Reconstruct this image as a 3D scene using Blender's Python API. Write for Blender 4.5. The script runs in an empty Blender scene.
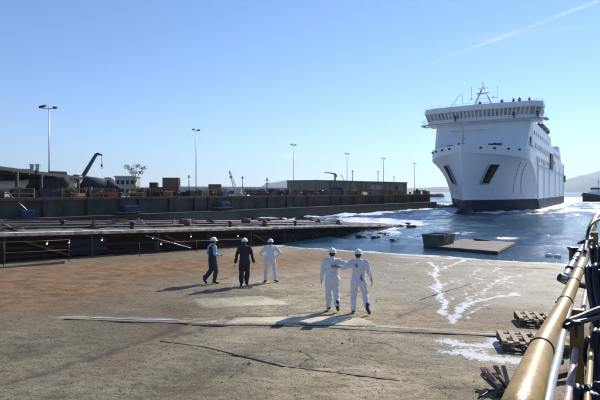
import bpy, bmesh, math, random
import numpy as np
from mathutils import Vector, Matrix, noise
random.seed(7)
S = bpy.context.scene
COL = S.collection
R = math.radians
CZ = 4.5            # camera height over the water (water is z = 0)
F = 500.0; HY = 191.5

# ------------------------------------------------------------------ helpers
def px(x, y, d):    # a point at depth d (metres)
    return Vector(((x-300)/F*d, d, CZ-(y-HY)/F*d))
def gz(x, y):       # the sloping slab: falls towards the water along azimuth 30
    return 1.68 - 0.048*(0.5*x + 0.866*y)
def gp(x, y):       # where the ray through pixel x,y meets the slab
    kx = (x-300)/F; ky = (y-HY)/F
    d = 2.82/(ky - 0.048*(0.5*kx+0.866))
    return Vector((kx*d, d, gz(kx*d, d)))
def az(a): return Vector((math.sin(R(a)), math.cos(R(a)), 0))

def tag(o, label=None, cat=None, group=None, kind=None):
    if label: o['label'] = label
    if cat: o['category'] = cat
    if group: o['group'] = group
    if kind: o['kind'] = kind
    return o
def empty(name, loc=(0,0,0), rz=0, label=None, cat=None, group=None):
    o = bpy.data.objects.new(name, None); COL.objects.link(o)
    o.location = loc; o.rotation_euler = (0,0,rz); o.empty_display_size = .2
    return tag(o, label, cat, group)
def kids(o): return [c for c in bpy.data.objects if c.parent == o]
def dup(o, loc=None, rz=None, label=None, parent=None):
    c = o.copy(); COL.objects.link(c)
    if parent: c.parent = parent
    if loc is not None: c.location = loc
    if rz is not None: c.rotation_euler = (0,0,rz)
    if label: c['label'] = label
    for k in kids(o): dup(k, parent=c)
    return c

class MB:
    def __init__(s): s.b = bmesh.new(); s.mi = 0
    def _faces(s, fs, smooth=False):
        for f in fs: f.material_index = s.mi; f.smooth = smooth
    def box(s, c, size, rz=0, bev=0, m=None):
        hx,hy,hz = size[0]/2,size[1]/2,size[2]/2
        M = Matrix.Translation(c) @ Matrix.Rotation(rz,4,'Z') if m is None else m
        vs = [s.b.verts.new(M @ Vector((x,y,z))) for z in (-hz,hz) for x,y in ((-hx,-hy),(hx,-hy),(hx,hy),(-hx,hy))]
        q = [(3,2,1,0),(4,5,6,7),(0,1,5,4),(1,2,6,5),(2,3,7,6),(3,0,4,7)]
        fs = [s.b.faces.new([vs[i] for i in f]) for f in q]
        s._faces(fs)
        if bev:
            es = list({e for f in fs for e in f.edges})
            r = bmesh.ops.bevel(s.b, geom=es, offset=bev, segments=2, profile=.5, affect='EDGES')
            s._faces(r['faces'])
        return s
    def rings(s, rs, close=False, cap=True, smooth=True):
        V = [[s.b.verts.new(p) for p in r] for r in rs]
        n = len(V[0]); fs = []
        for a,b in zip(V, V[1:]):
            for i in range(n):
                j = (i+1) % n
                fs.append(s.b.faces.new((a[i],a[j],b[j],b[i])))
        s._faces(fs, smooth)
        if cap:
            s._faces([s.b.faces.new(V[0][::-1]), s.b.faces.new(V[-1])], False)
        return s
    def tube(s, pts, rad, n=8, cap=True, smooth=True):
        pts = [Vector(p) for p in pts]
        if not hasattr(rad, '__len__'): rad = [rad]*len(pts)
        rs = []; up = None
        for i,p in enumerate(pts):
            t = (pts[min(i+1,len(pts)-1)] - pts[max(i-1,0)]).normalized()
            if up is None:
                up = Vector((0,0,1)) if abs(t.z) < .9 else Vector((1,0,0))
            u = t.cross(up)
            if u.length < 1e-4: u = t.cross(Vector((0,1,0.1)))
            u.normalize(); v = t.cross(u).normalized(); up = -v if up.dot(-v) > 0 else v
            # ordering kept consistent through up
            u = t.cross(up).normalized(); v = u.cross(t)
            rs.append([p + rad[i]*(math.cos(2*math.pi*k/n)*u + math.sin(2*math.pi*k/n)*v) for k in range(n)])
        return s.rings(rs, cap=cap, smooth=smooth)
    def bar(s, a, b, w, h=None):
        a = Vector(a); b = Vector(b); d = b-a; L = d.length; h = h or w
        q = d.to_track_quat('X','Z').to_matrix().to_4x4()
        return s.box(None, (L,w,h), m=Matrix.Translation((a+b)/2) @ q)
    def lathe(s, prof, c=(0,0,0), n=24, m=None, smooth=True):
        M = m or Matrix.Translation(c)
        return s.rings([[M @ Vector((r*math.cos(2*math.pi*k/n), r*math.sin(2*math.pi*k/n), z)) for k in range(n)] for r,z in prof], smooth=smooth)
    def ell(s, c, r, m=None, n=14, k=9):
        M = m or Matrix.Identity(4)
        prof = []
        for i in range(k+1):
            a = -math.pi/2 + math.pi*i/k
            a = max(-1.52,min(1.52,a)); prof.append((math.cos(a), math.sin(a)))
        rs = [[M @ (Vector(c)+Vector((r[0]*q*math.cos(2*math.pi*j/n), r[1]*q*math.sin(2*math.pi*j/n), r[2]*z))) for j in range(n)] for q,z in prof]
        return s.rings(rs)
    def cap(s, a, ra, b, rb, n=12):   # capsule
        a = Vector(a); b = Vector(b); t = (b-a); L = max(t.length,1e-5); t = t/L
        up = Vector((0,0,1)) if abs(t.z) < .9 else Vector((0,1,0))
        u = t.cross(up).normalized(); v = u.cross(t); rs = []
        for i in range(5):
            q = -math.pi/2*(.97-i/4.15); rs.append((a + t*ra*math.sin(q), ra*math.cos(q)))
        for i in range(5):
            q = math.pi/2*(i/4.15); rs.append((b + t*rb*math.sin(q), rb*math.cos(q)))
        return s.rings([[p + r*(math.cos(2*math.pi*k/n)*u+math.sin(2*math.pi*k/n)*v) for k in range(n)] for p,r in rs])
    def prism(s, poly, z0, z1, m=None):     # polygon in xy extruded z
        M = m or Matrix.Identity(4)
        lo = [s.b.verts.new(M @ Vector((x,y,z0))) for x,y in poly]
        hi = [s.b.verts.new(M @ Vector((x,y,z1))) for x,y in poly]
        n = len(poly); fs = [s.b.faces.new(lo[::-1]), s.b.faces.new(hi)]
        for i in range(n): fs.append(s.b.faces.new((lo[i],lo[(i+1)%n],hi[(i+1)%n],hi[i])))
        s._faces(fs); return s
    def quad(s, *p):
        s._faces([s.b.faces.new([s.b.verts.new(q) for q in p])]); return s
    def mesh(s, name):
        bmesh.ops.recalc_face_normals(s.b, faces=s.b.faces)
        me = bpy.data.meshes.new(name); s.b.to_mesh(me); s.b.free(); return me
    def build(s, name, mats, parent=None, label=None, cat=None, group=None, kind=None, loc=None, rz=0):
        me = s.mesh(name)
        for m in (mats if isinstance(mats,(list,tuple)) else [mats]): me.materials.append(m)
        o = bpy.data.objects.new(name, me); COL.objects.link(o)
        if parent: o.parent = parent
        if loc is not None: o.location = loc; o.rotation_euler = (0,0,rz)
        return tag(o, label, cat, group, kind)

# ------------------------------------------------------------------ materials
MATS = {}
def mat(name, col, rough=.6, metal=0, var=.25, scale=3.0, bump=.15, col2=None, stain=0, spec=.5, bscale=None, detail=6, local=False):
    if name in MATS: return MATS[name]
    m = bpy.data.materials.new(name); m.use_nodes = True; nt = m.node_tree; N = nt.nodes; L = nt.links
    b = N['Principled BSDF']; b.inputs['Roughness'].default_value = rough; b.inputs['Metallic'].default_value = metal
    b.inputs['Specular IOR Level'].default_value = spec
    if local:
        tc = N.new('ShaderNodeTexCoord'); P = tc.outputs['Object']
    else:
        g = N.new('ShaderNodeNewGeometry'); P = g.outputs['Position']
    n1 = N.new('ShaderNodeTexNoise'); n1.inputs['Scale'].default_value = scale; n1.inputs['Detail'].default_value = detail; n1.inputs['Roughness'].default_value = .65
    L.new(P, n1.inputs['Vector'])
    cr = N.new('ShaderNodeValToRGB'); e = cr.color_ramp.elements
    c = np.array(col); lo = c*(1-var) if col2 is None else np.array(col2); hi = np.minimum(c*(1+var*.6), 1)
    e[0].position = .32; e[0].color = (*lo,1); e[1].position = .62; e[1].color = (*hi,1)
    L.new(n1.outputs['Fac'], cr.inputs['Fac']); out = cr.outputs['Color']
    if stain:
        mp = N.new('ShaderNodeMapping'); mp.inputs['Scale'].default_value = (1.3,1.3,.12); L.new(P, mp.inputs['Vector'])
        n2 = N.new('ShaderNodeTexNoise'); n2.inputs['Scale'].default_value = scale*1.6; n2.inputs['Detail'].default_value = 5; L.new(mp.outputs[0], n2.inputs['Vector'])
        r2 = N.new('ShaderNodeMapRange'); r2.inputs['From Min'].default_value = .48; r2.inputs['From Max'].default_value = .72; r2.inputs['To Max'].default_value = stain
        L.new(n2.outputs['Fac'], r2.inputs['Value'])
        mx = N.new('ShaderNodeMix'); mx.data_type = 'RGBA'; L.new(r2.outputs[0], mx.inputs['Factor']); L.new(out, mx.inputs['A'])
        mx.inputs['B'].default_value = (.16*c[0]+.05,.11*c[1]+.025,.08*c[2]+.012,1); out = mx.outputs['Result']
    L.new(out, b.inputs['Base Color'])
    if bump:
        n3 = N.new('ShaderNodeTexNoise'); n3.inputs['Scale'].default_value = bscale or scale*4; n3.inputs['Detail'].default_value = 5; L.new(P, n3.inputs['Vector'])
        bp = N.new('ShaderNodeBump'); bp.inputs['Strength'].default_value = bump; bp.inputs['Distance'].default_value = .03
        L.new(n3.outputs['Fac'], bp.inputs['Height']); L.new(bp.outputs[0], b.inputs['Normal'])
    MATS[name] = m; return m

yellow = mat('yellow_paint', (.44,.26,.04), .4, 0, .28, 5, .10, bscale=60, stain=.35)
yellow_old = mat('yellow_rail_paint', (.28,.17,.04), .55, 0, .45, 2.5, .1, stain=.6)
ochre = mat('ochre_post_paint', (.30,.17,.035), .5, 0, .4, 6, .12, stain=.7)
pink = mat('pink_faded_paint', (.62,.42,.38), .5, 0, .15, 6, .1, stain=.4)
blackp = mat('black_plastic', (.014,.015,.018), .35, 0, .3, 20, .1)
rubber = mat('black_rubber', (.008,.009,.012), .4, 0, .3, 20, .2)
greyhose = mat('grey_hose', (.42,.43,.45), .4, 0, .15, 12, .1)
steel = mat('galvanised_steel', (.36,.38,.40), .45, .6, .2, 6, .1)
steeld = mat('dark_steel', (.045,.04,.037), .6, .3, .4, 2, .2, stain=.5)
rust = mat('rusty_steel', (.16,.075,.04), .8, 0, .5, 1.6, .3, stain=.4)
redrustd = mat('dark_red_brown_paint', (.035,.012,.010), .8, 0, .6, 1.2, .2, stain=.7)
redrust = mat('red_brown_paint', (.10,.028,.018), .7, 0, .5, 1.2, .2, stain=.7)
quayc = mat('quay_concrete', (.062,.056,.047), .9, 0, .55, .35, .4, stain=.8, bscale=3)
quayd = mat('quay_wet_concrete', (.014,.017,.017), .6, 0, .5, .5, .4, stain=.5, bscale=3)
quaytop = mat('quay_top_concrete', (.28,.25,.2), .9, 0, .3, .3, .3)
jettyc = mat('jetty_top_concrete', (.15,.12,.09), .85, 0, .5, .8, .5, col2=(.022,.019,.017), bscale=6)
jettyedge = mat('jetty_edge_concrete', (.66,.62,.55), .8, 0, .5, 2.2, .4, col2=(.20,.17,.14), stain=.5)
wallc = mat('warehouse_concrete', (.24,.21,.175), .9, 0, .3, .25, .2, stain=.6)
whitep = mat('ship_white_paint', (.80,.81,.82), .38, 0, .05, .25, 0, stain=.08)
greyp = mat('ship_grey_paint', (.42,.45,.48), .5, 0, .1, .5, 0)
navy = mat('ship_navy_paint', (.006,.010,.026), .6, 0, .35, .4, 0, spec=.15)
winm = mat('ship_window_glass', (.02,.028,.035), .12, 0, .2, 1, 0)
winfr = mat('bridge_glass_sky_sheen', (.36,.36,.33), .2, 0, .5, .8, 0)  # pale base colour paints the reflected sky into the bridge glass
darkin = mat('dark_recess', (.012,.012,.014), .8, 0, .3, 1, 0)
bluep = mat('blue_paint', (.014,.04,.11), .55, 0, .4, 1.5, .1, stain=.5)
wood = mat('pallet_wood', (.40,.31,.20), .8, 0, .35, 9, .4, stain=.2)
woodd = mat('dark_timber', (.13,.09,.065), .85, 0, .5, 8, .5)
woodp = mat('pinkish_timber', (.36,.24,.19), .85, 0, .4, 8, .5)
contr = mat('container_red', (.15,.035,.025), .6, 0, .4, .8, .1, stain=.6)
contb = mat('container_brown', (.13,.08,.065), .6, 0, .3, .8, .1, stain=.6)
contd = mat('container_dark', (.03,.03,.033), .6, 0, .4, .8, .1, stain=.4)
blockblue = mat('hull_block_primer', (.012,.013,.028), .75, 0, .35, .5, .1, stain=.25)
craneg = mat('crane_green', (.03,.055,.045), .55, 0, .3, 1, .1)
bldg = mat('pale_render', (.40,.40,.38), .85, 0, .12, .5, .1, stain=.25)
bark = mat('bark', (.28,.25,.2), .9, 0, .4, 6, .5)
leafm = mat('leaf_green', (.09,.17,.04), .6, 0, .5, 1.2, 0)
leafd = mat('weed_green', (.05,.10,.02), .7, 0, .5, 1.2, 0)
skin = mat('skin', (.38,.21,.14), .5, 0, .12, 12, 0, local=True)
whitecloth = mat('white_cotton', (.80,.81,.83), .85, 0, .10, 6, .6, bscale=16, local=True)
darkcloth = mat('charcoal_cotton', (.028,.028,.032), .85, 0, .25, 6, .25, bscale=30, local=True)
vestc = mat('navy_vest_cloth', (.012,.014,.022), .7, 0, .25, 6, .25, bscale=20, local=True)
trouserc = mat('slate_trouser_cloth', (.035,.04,.052), .85, 0, .25, 6, .25, bscale=20, local=True)
shirtc = mat('pale_blue_cotton', (.34,.46,.62), .85, 0, .1, 6, .25, bscale=20, local=True)
bootm = mat('black_leather', (.015,.014,.013), .5, 0, .3, 14, .2, local=True)
helm = mat('white_helmet_shell', (.82,.82,.80), .28, 0, .05, 6, 0, local=True)
hairm = mat('dark_hair', (.025,.018,.013), .6, 0, .4, 30, .4, local=True)
eyem = mat('eye_white', (.7,.7,.68), .3, 0, .02, 6, 0)
slabpale = mat('pale_concrete_strip', (.50,.44,.35), .85, 0, .3, 3.5, .5, col2=(.24,.20,.15), bscale=14, detail=10)
stonem = mat('gravel_stone', (.2,.17,.14), .9, 0, .5, 3, .2)
rockm = mat('breakwater_rock', (.13,.13,.13), .9, 0, .4, .1, .2)
mtn = mat('mountain_scrub', (.09,.10,.07), .95, 0, .5, .002, .3, bscale=.01)
sandw = mat('float_white', (.75,.75,.73), .5, 0, .1, 3, 0)
bagm = mat('dark_tarp', (.02,.022,.035), .55, 0, .3, 5, .3)

def lampmat():
    m = bpy.data.materials.new('lit_bulb'); m.use_nodes = True; b = m.node_tree.nodes['Principled BSDF']
    n = m.node_tree.nodes.new('ShaderNodeTexNoise'); b.inputs['Base Color'].default_value = (.9,.85,.7,1)
    b.inputs['Emission Color'].default_value = (1,.85,.6,1); b.inputs['Emission Strength'].default_value = 5; return m
bulbm = lampmat()

# ------------------------------------------------------------------ numpy noise
rng = np.random.default_rng(3)
_T = rng.random((256,256))
def vnoise(x, y):
    xi = np.floor(x).astype(int); yi = np.floor(y).astype(int); fx = x-xi; fy = y-yi
    fx = fx*fx*(3-2*fx); fy = fy*fy*(3-2*fy)
    g = lambda a,b: _T[a & 255, b & 255]
    return (g(xi,yi)*(1-fx)+g(xi+1,yi)*fx)*(1-fy) + (g(xi,yi+1)*(1-fx)+g(xi+1,yi+1)*fx)*fy
def fbm(x, y, o=4):
    s = 0; a = .5
    for i in range(o): s = s + a*vnoise(x*2**i+17*i, y*2**i+31*i); a *= .5
    return s/(1-.5**o)
def segdist(X, Y, pts):
    D = np.full(X.shape, 1e9)
    for (x0,y0),(x1,y1) in zip(pts, pts[1:]):
        dx, dy = x1-x0, y1-y0; t = np.clip(((X-x0)*dx+(Y-y0)*dy)/(dx*dx+dy*dy), 0, 1)
        D = np.minimum(D, np.hypot(X-x0-t*dx, Y-y0-t*dy))
    return D
def sst(a, b, x): t = np.clip((x-a)/(b-a), 0, 1); return t*t*(3-2*t)
def gridmesh(name, X, Y, Z, attrs, m, kind, smooth=True):
    r, c = X.shape; co = np.stack([X,Y,Z],-1).reshape(-1,3)
    idx = np.arange(r*c).reshape(r,c)
    q = np.stack([idx[:-1,:-1],idx[:-1,1:],idx[1:,1:],idx[1:,:-1]],-1).reshape(-1,4)
    me = bpy.data.meshes.new(name); me.vertices.add(len(co)); me.vertices.foreach_set('co', co.ravel())
    me.loops.add(q.size); me.loops.foreach_set('vertex_index', q.ravel().astype(np.int32))
    me.polygons.add(len(q)); me.polygons.foreach_set('loop_start', np.arange(0,q.size,4,dtype=np.int32))
    me.update(calc_edges=True); me.validate()
    if smooth: me.polygons.foreach_set('use_smooth', np.ones(len(me.polygons),dtype=bool))
    for k,v in attrs.items():
        a = me.attributes.new(k,'FLOAT','POINT'); a.data.foreach_set('value', v.reshape(-1).astype(np.float32))
    me.materials.append(m); o = bpy.data.objects.new(name, me); COL.objects.link(o); o['kind'] = kind
    return o

def surf(x, y, up=0.0):
    x1 = np.array([[x]]); y1 = np.array([[y]])
    return float((1.68-.048*(.5*x1+.866*y1) + .05*(fbm(x1*.25+9,y1*.25)-.5) + .03*(fbm(x1*1.1,y1*1.1)-.5))[0,0]) + up

# ------------------------------------------------------------------ people
def remesh(mb, name, m, parent, vox, wr=0, seed=0, it=3, label=None):
    me = mb.mesh(name+'_src'); o = bpy.data.objects.new(name+'_src', me); COL.objects.link(o)
    md = o.modifiers.new('r','REMESH'); md.mode='VOXEL'; md.voxel_size=vox; md.use_smooth_shade=True
    sm = o.modifiers.new('s','SMOOTH'); sm.factor=.5; sm.iterations=it
    dg = bpy.context.evaluated_depsgraph_get(); dg.update(); me2 = bpy.data.meshes.new_from_object(o.evaluated_get(dg)); bpy.data.objects.remove(o); bpy.data.meshes.remove(me)
    if wr:
        nrm_ = [v.normal.copy() for v in me2.vertices]
        for v in me2.vertices:
            c=v.co; q=Vector((c.x*9+seed,c.y*9,c.z*5)); q2=Vector((c.x*22,c.y*22+seed,c.z*30+6*c.x))
            f=(noise.noise(q)*.65+(abs(noise.noise(q2))-.25)*.6)
            v.co += nrm_[v.index]*wr*f
    me2.materials.clear(); me2.materials.append(m)
    for p in me2.polygons: p.use_smooth=True
    me2.name=name; r=bpy.data.objects.new(name,me2); COL.objects.link(r); r.parent=parent
    if label: r['label']=label
    return r
def hand(mb, w, d, nrm, side, curl=.5):
    # w wrist, d pointing direction, nrm palm normal, side = thumb direction
    d=d.normalized(); side=(side-d*side.dot(d)).normalized(); nrm=d.cross(side).normalized()*(1 if d.cross(side).dot(nrm)>0 else -1)
    for q in (-.026,-.009,.009,.026):
        mb.cap(w+side*q*.6, .018, w+d*.085+side*q, .014, 8)
    for q,l in ((.030,.072),(.010,.080),(-.010,.074),(-.029,.058)):
        a=w+d*.088+side*q; b=a+(d*math.cos(curl*.6)+nrm*math.sin(curl*.6))*l*.55; c=b+(d*math.cos(curl*1.6)+nrm*math.sin(curl*1.6))*l*.5
        mb.cap(a,.0098,b,.009,7); mb.cap(b,.009,c,.008,7)
    a=w+d*.02+side*.03; b=a+(d*.7+side*.7)*.045; c=b+(d*.9+side*.25+nrm*.3).normalized()*.035; mb.cap(a,.013,b,.011,7); mb.cap(b,.011,c,.009,7)
def person(loc, rz, J, label, outfit='white', vox=.011, seed=0, sleeve=1.0, helmet=True, turn=0, scale=1.0):
    """J: joints in local coords, x right, y forward. keys: pelvis, chest, neck, head, shL/shR, elL/elR, wrL/wrR, hipL/hipR, knL/knR, anL/anR, toL/toR"""
    e=empty('person',loc,rz,label,'person'); e.scale=(scale,)*3
    V_=lambda k:Vector(J[k])
    lo = vox>.02
    hd=V_('head'); mt_=Matrix.Translation(hd)@Matrix.Rotation(turn,4,'Z')
    b=MB()
    # head with face
    b.ell((0,0,.0),(.078,.098,.112),m=mt_,n=18,k=12); b.ell((0,.035,-.06),(.055,.06,.055),m=mt_); b.ell((0,.102,-.015),(.013,.022,.026),m=mt_,n=8,k=6)
    for s in (-1,1): b.ell((s*.08,-.004,-.012),(.011,.02,.032),m=mt_,n=8,k=6); b.ell((s*.032,.083,.012),(.02,.016,.012),m=mt_,n=8,k=5)
    b.ell((0,.092,-.052),(.026,.014,.010),m=mt_,n=8,k=5)
    b.cap(V_('neck'),.058,hd+Vector((0,-.012,-.05)),.053)
    ch,pe=V_('chest'),V_('pelvis')
    b.cap(ch+Vector((0,0,.05)),.082,pe,.085)
    for s in 'LR':
        b.cap(V_('sh'+s),.05,V_('el'+s),.04); b.cap(V_('el'+s),.041,V_('wr'+s),.027); b.cap(V_('neck')-Vector((0,0,.05)),.05,V_('sh'+s),.05)
        d_=J.get('hd'+s); d_=Vector(d_) if d_ else (V_('wr'+s)-V_('el'+s))
        sd_=Vector(J.get('th'+s,(0,1,0))); nm_=Vector(J.get('pn'+s,((1 if s=='L' else -1),0,0)))
        if not lo: hand(b,V_('wr'+s),d_,nm_,sd_,J.get('curl'+s,.6))
        else: b.cap(V_('wr'+s),.03,V_('wr'+s)+d_.normalized()*.12,.028)
        b.cap(V_('hip'+s),.085,V_('kn'+s),.055); b.cap(V_('kn'+s),.055,V_('an'+s),.038); b.cap(V_('an'+s),.038,V_('to'+s),.03)
    remesh(b,'body',skin,e,.0065 if not lo else vox,it=2)
    # hair
    if not lo:
        h=MB(); h.ell((0,-.012,.018),(.083,.095,.104),m=mt_,n=18,k=12); h.ell((0,-.05,-.035),(.068,.055,.06),m=mt_)
        h2=[v for v in h.b.verts]
        for v in h2:
            lp=mt_.inverted()@v.co
            if lp.y>.055 : v.co = mt_@Vector((lp.x*.8,.055,max(lp.z,.03)))
        h.build('hair',hairm,e)
        for s in (-1,1):
            ey=MB(); ey.ell((s*.032,.093,.012),(.0085,.006,.006),m=mt_,n=8,k=6); ey.build('eye',hairm,e)
    # clothes
    top_m={'white':whitecloth,'dark':darkcloth,'vest':shirtc,'darksmall':darkcloth,'navysmall':vestc,'orange':shirtc}[outfit]; leg_m={'vest':trouserc}.get(outfit,top_m)
    def torso(b, f=1.0, hem=None):
        up=(ch-pe).normalized(); rtc=(V_('shR')-V_('shL')).normalized(); rtp=(V_('hipR')-V_('hipL')).normalized()
        rs=[]
        for k,rx,ry in ((-.16,.16,.11),(-.10,.188,.14),(0,.192,.14),(.10,.176,.128),(.22,.178,.128),(.34,.197,.135),(.44,.203,.13),(.50,.172,.108),(.545,.10,.078)):
            c0=pe+up*k; t_=min(1,max(0,k/.45)); rt=(rtp*(1-t_)+rtc*t_).normalized(); fw_=up.cross(rt).normalized()
            rs.append([c0+rt*rx*f*math.cos(a)+fw_*ry*f*math.sin(a)+fw_*(.012 if k>.3 else 0) for a in np.linspace(0,2*math.pi,20,endpoint=False)])
        b.rings(rs)
    def arms(b,f=1.0,full=1.0):
        for s in 'LR':
            sh,el,wr=V_('sh'+s),V_('el'+s),V_('wr'+s); b.cap(V_('neck')-Vector((0,0,.065)),.062,sh,.084*f); b.cap(sh,.084*f,el,.064*f)
            if full>0: b.cap(el,.064*f,el.lerp(wr,full*.93),.050*f if full>.9 else .060)
    def legs(b):
        for s in 'LR':
            hp,kn,an=V_('hip'+s),V_('kn'+s),V_('an'+s); b.cap(hp,.122,kn,.093); b.cap(kn,.093,kn.lerp(an,.35),.090); b.cap(kn.lerp(an,.3),.090,kn.lerp(an,.90),.078)
        b.ell(tuple(pe+Vector((0,-.035,-.05))),(.15,.10,.11))
    def collar(b): b.cap(V_('neck')+Vector((0,-.01,-.03)),.066,V_('neck')+Vector((0,-.01,.02)),.062)
    if outfit=='vest':
        b=MB(); torso(b,.97); arms(b,1,1.0); collar(b); remesh(b,'shirt',top_m,e,vox,.016,seed)
        b=MB(); legs(b); remesh(b,'trousers',leg_m,e,vox,.018,seed+3)
        b=MB(); torso(b,1.09)
        for s in 'LR': b.cap(V_('neck')-Vector((0,0,.06)),.072,V_('sh'+s)*.92+V_('neck')*.08,.072)
        remesh(b,'vest',vestc,e,vox,.014,seed+5)
    else:
        b=MB(); torso(b); arms(b,1,sleeve); legs(b); collar(b); remesh(b,'coverall',top_m,e,vox,.046 if not lo else 0,seed)
        if not lo:   # waist seam
            b=MB(); up=(ch-pe).normalized(); rs=[]
            for dz_,f_ in ((-.02,1.0),(-.012,1.03),(.012,1.03),(.02,1.0)):
                rs.append([pe+up*(.12+dz_)+Vector((.180*f_*math.cos(a),.133*f_*math.sin(a),0)) for a in np.linspace(0,2*math.pi,28,endpoint=False)])
            b.rings(rs,cap=False); b.build('waistband',top_m,e)
    for s in 'LR':
        an,to=V_('an'+s),V_('to'+s); b=MB(); f_=(to-an); b.cap(an+Vector((0,-.0,.11)),.052,an,.05); b.cap(an+Vector((0,0,-.02)),.05,to,.044); b.cap(an-f_*.22+Vector((0,0,-.035)),.040,an,.045); remesh(b,'boot',bootm,e,vox*.9,it=2)
    if helmet:
        mt_=mt_@Matrix.Scale(.92,4); h=MB(); n_=26; rs=[]
        for k in range(9):
            a=k/8*math.pi/2*.985; rs.append([mt_@Vector((.125*math.cos(a)*math.cos(t),-.008+.148*math.cos(a)*math.sin(t),.045+.125*math.sin(a))) for t in np.linspace(0,2*math.pi,n_,endpoint=False)])
        h.rings([rs[0]]+rs if False else rs)
        hs=h.build('helmet_shell',helm,e)
        h=MB(); rs=[]
        for rr2,z in ((1.0,.052),(1.10,.045),(1.12,.036),(1.0,.038)):
            rs.append([mt_@Vector((.125*rr2*math.cos(t),-.008+.148*rr2*math.sin(t)+(.045*max(0,math.sin(t))**2 if rr2>1 else 0),z-(.012*max(0,math.sin(t)) if rr2>1 else 0))) for t in np.linspace(0,2*math.pi,n_,endpoint=False)])
        h.rings(rs,cap=False); h.build('helmet_brim',helm,hs)
        if not lo:
            h=MB(); h.tube([mt_@Vector((0,-.008+.150*math.cos(a),.045+.129*math.sin(a))) for a in np.linspace(.15,math.pi-.15,14)],.011,7); h.build('helmet_ridge',helm,hs)
    return e
base=dict(pelvis=(0,0,.95),chest=(0,.01,1.30),neck=(0,.0,1.48),head=(0,.035,1.625),shL=(-.185,0,1.405),shR=(.185,0,1.405),elL=(-.25,-.02,1.13),elR=(.25,-.02,1.13),wrL=(-.26,.08,.88),wrR=(.26,.08,.88),
 hipL=(-.095,0,.90),hipR=(.095,0,.90),knL=(-.10,.03,.50),knR=(.10,.03,.50),anL=(-.11,-.02,.10),anR=(.11,-.02,.10),toL=(-.14,.13,.035),toR=(.14,.13,.035))
def J_(**k): d=dict(base); d.update(k); return d
def place(x,y,dx=0,dy=0):
    p=gp(x,y); return Vector((p.x+dx,p.y+dy,surf(p.x+dx,p.y+dy)))
# pair: left man D
pD=place(332,311.8); pE=place(358.5,313.8)
D=J_(anR=(.13,-.20,.20),toR=(.16,-.10,.07),knR=(.12,.04,.53),anL=(-.075,.10,.10),toL=(-.09,.26,.035),knL=(-.09,.10,.51),
     shR=(.18,-.01,1.41),elR=(.39,-.19,1.35),wrR=(.60,-.33,1.32),hdR=(1,.15,-.15),thR=(0,.1,1),pnR=(0,1,0),curlR=.3,
     elL=(-.27,-.03,1.13),wrL=(-.285,.03,.88),head=(.01,.04,1.625))
E=J_(anR=(.24,-.22,.21),toR=(.29,-.13,.07),knR=(.18,.02,.53),anL=(-.13,.03,.10),toL=(-.15,.19,.035),knL=(-.13,.10,.51),
     shL=(-.18,-.01,1.41),elL=(-.38,-.13,1.28),wrL=(-.59,-.08,1.30),hdL=(-1,.12,.04),thL=(0,0,1),pnL=(0,1,0),curlL=.3,
     elR=(.29,-.01,1.15),wrR=(.36,.07,.90),hdR=(.1,.15,-1),head=(-.01,.045,1.62))
person(pD,R(2),D,'man in white coverall and helmet, left of the embracing pair, arm across his mate','white',seed=1,scale=1.02)
ee=person(pE,R(-6),E,'man in white coverall with bare forearms, right of the embracing pair','white',seed=11,sleeve=.35,scale=1.03)
mb=MB(); mb.tube([(.07,-.135,1.05),(.075,-.15,.99),(.10,-.16,.93)],[.012,.02,.016],8); mb.bar((.05,-.14,1.06),(.10,-.15,1.10),.02,.012); mb.build('work_glove',bootm,None,label='black glove tucked in the back pocket of the man on the right of the pair',cat='glove')
gl=bpy.data.objects['work_glove']; gl.location=pE; gl.rotation_euler=(0,0,R(-6)); gl.scale=(1.03,)*3
# trio
A_J=J_(anL=(-.09,-.30,.19),toL=(-.09,-.22,.05),knL=(-.10,.0,.52),anR=(.09,.02,.10),toR=(.10,.18,.035),knR=(.10,.10,.51),
       elR=(.27,-.05,1.16),wrR=(.20,.22,1.10),hdR=(-.1,1,.0),thR=(0,0,1),pnR=(-1,0,0),elL=(-.28,-.05,1.16),wrL=(-.16,.20,1.12),hdL=(.2,1,0),thL=(0,0,1),pnL=(1,0,0),head=(0,.05,1.625))
person(place(212.5,283.5),R(-52),A_J,'man in dark vest and pale blue shirt, leftmost of the group of three','vest',seed=21,scale=1.0)
B_J=J_(anL=(-.10,-.15,.17),toL=(-.12,-.08,.05),knL=(-.11,.05,.52),anR=(.07,.10,.10),toR=(.09,.26,.035),knR=(.09,.10,.51),
       elL=(-.29,-.04,1.14),wrL=(-.33,.05,.89),elR=(.29,-.04,1.14),wrR=(.33,.05,.89),curlL=1.0)
pB=place(244.5,286); person(pB,R(3),B_J,'man in dark charcoal coverall, middle of the group of three','dark',seed=31,scale=1.02)
mb=MB(); mb.tube([(-.35,.10,.82),(-.42,.05,.70),(-.44,.04,.62)],[.014,.012,.010],6); mb.tube([(-.35,.10,.82),(-.36,.02,.66)],[.014,.010],6); mb.build('pliers',steel,loc=pB,rz=R(3),label='pair of pliers held in the left hand of the man in charcoal',cat='pliers')
C_J=J_(anL=(-.20,-.02,.10),toL=(-.24,.13,.035),knL=(-.16,.04,.50),anR=(.19,.02,.10),toR=(.30,.14,.035),knR=(.15,.06,.50),
       elL=(-.40,-.10,1.20),wrL=(-.215,.03,1.05),hdL=(.5,.6,-.3),thL=(-.3,-.4,.3),pnL=(1,0,-.3),elR=(.40,-.10,1.20),wrR=(.215,.03,1.05),hdR=(-.5,.6,-.3),thR=(.3,-.4,.3),pnR=(-1,0,-.3),
       hipL=(-.10,0,.90),hipR=(.10,0,.90))
person(place(270.5,282.5),R(6),C_J,'man in white coverall with both hands on his hips, right of the group of three','white',seed=41,scale=.98)
crewJ=J_()
crew0=person((0,0,0),0,crewJ,'crew member standing on the bridge roof left of the radar mast foot, dark clothes','darksmall',vox=.03,helmet=False,scale=1.0)
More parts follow.
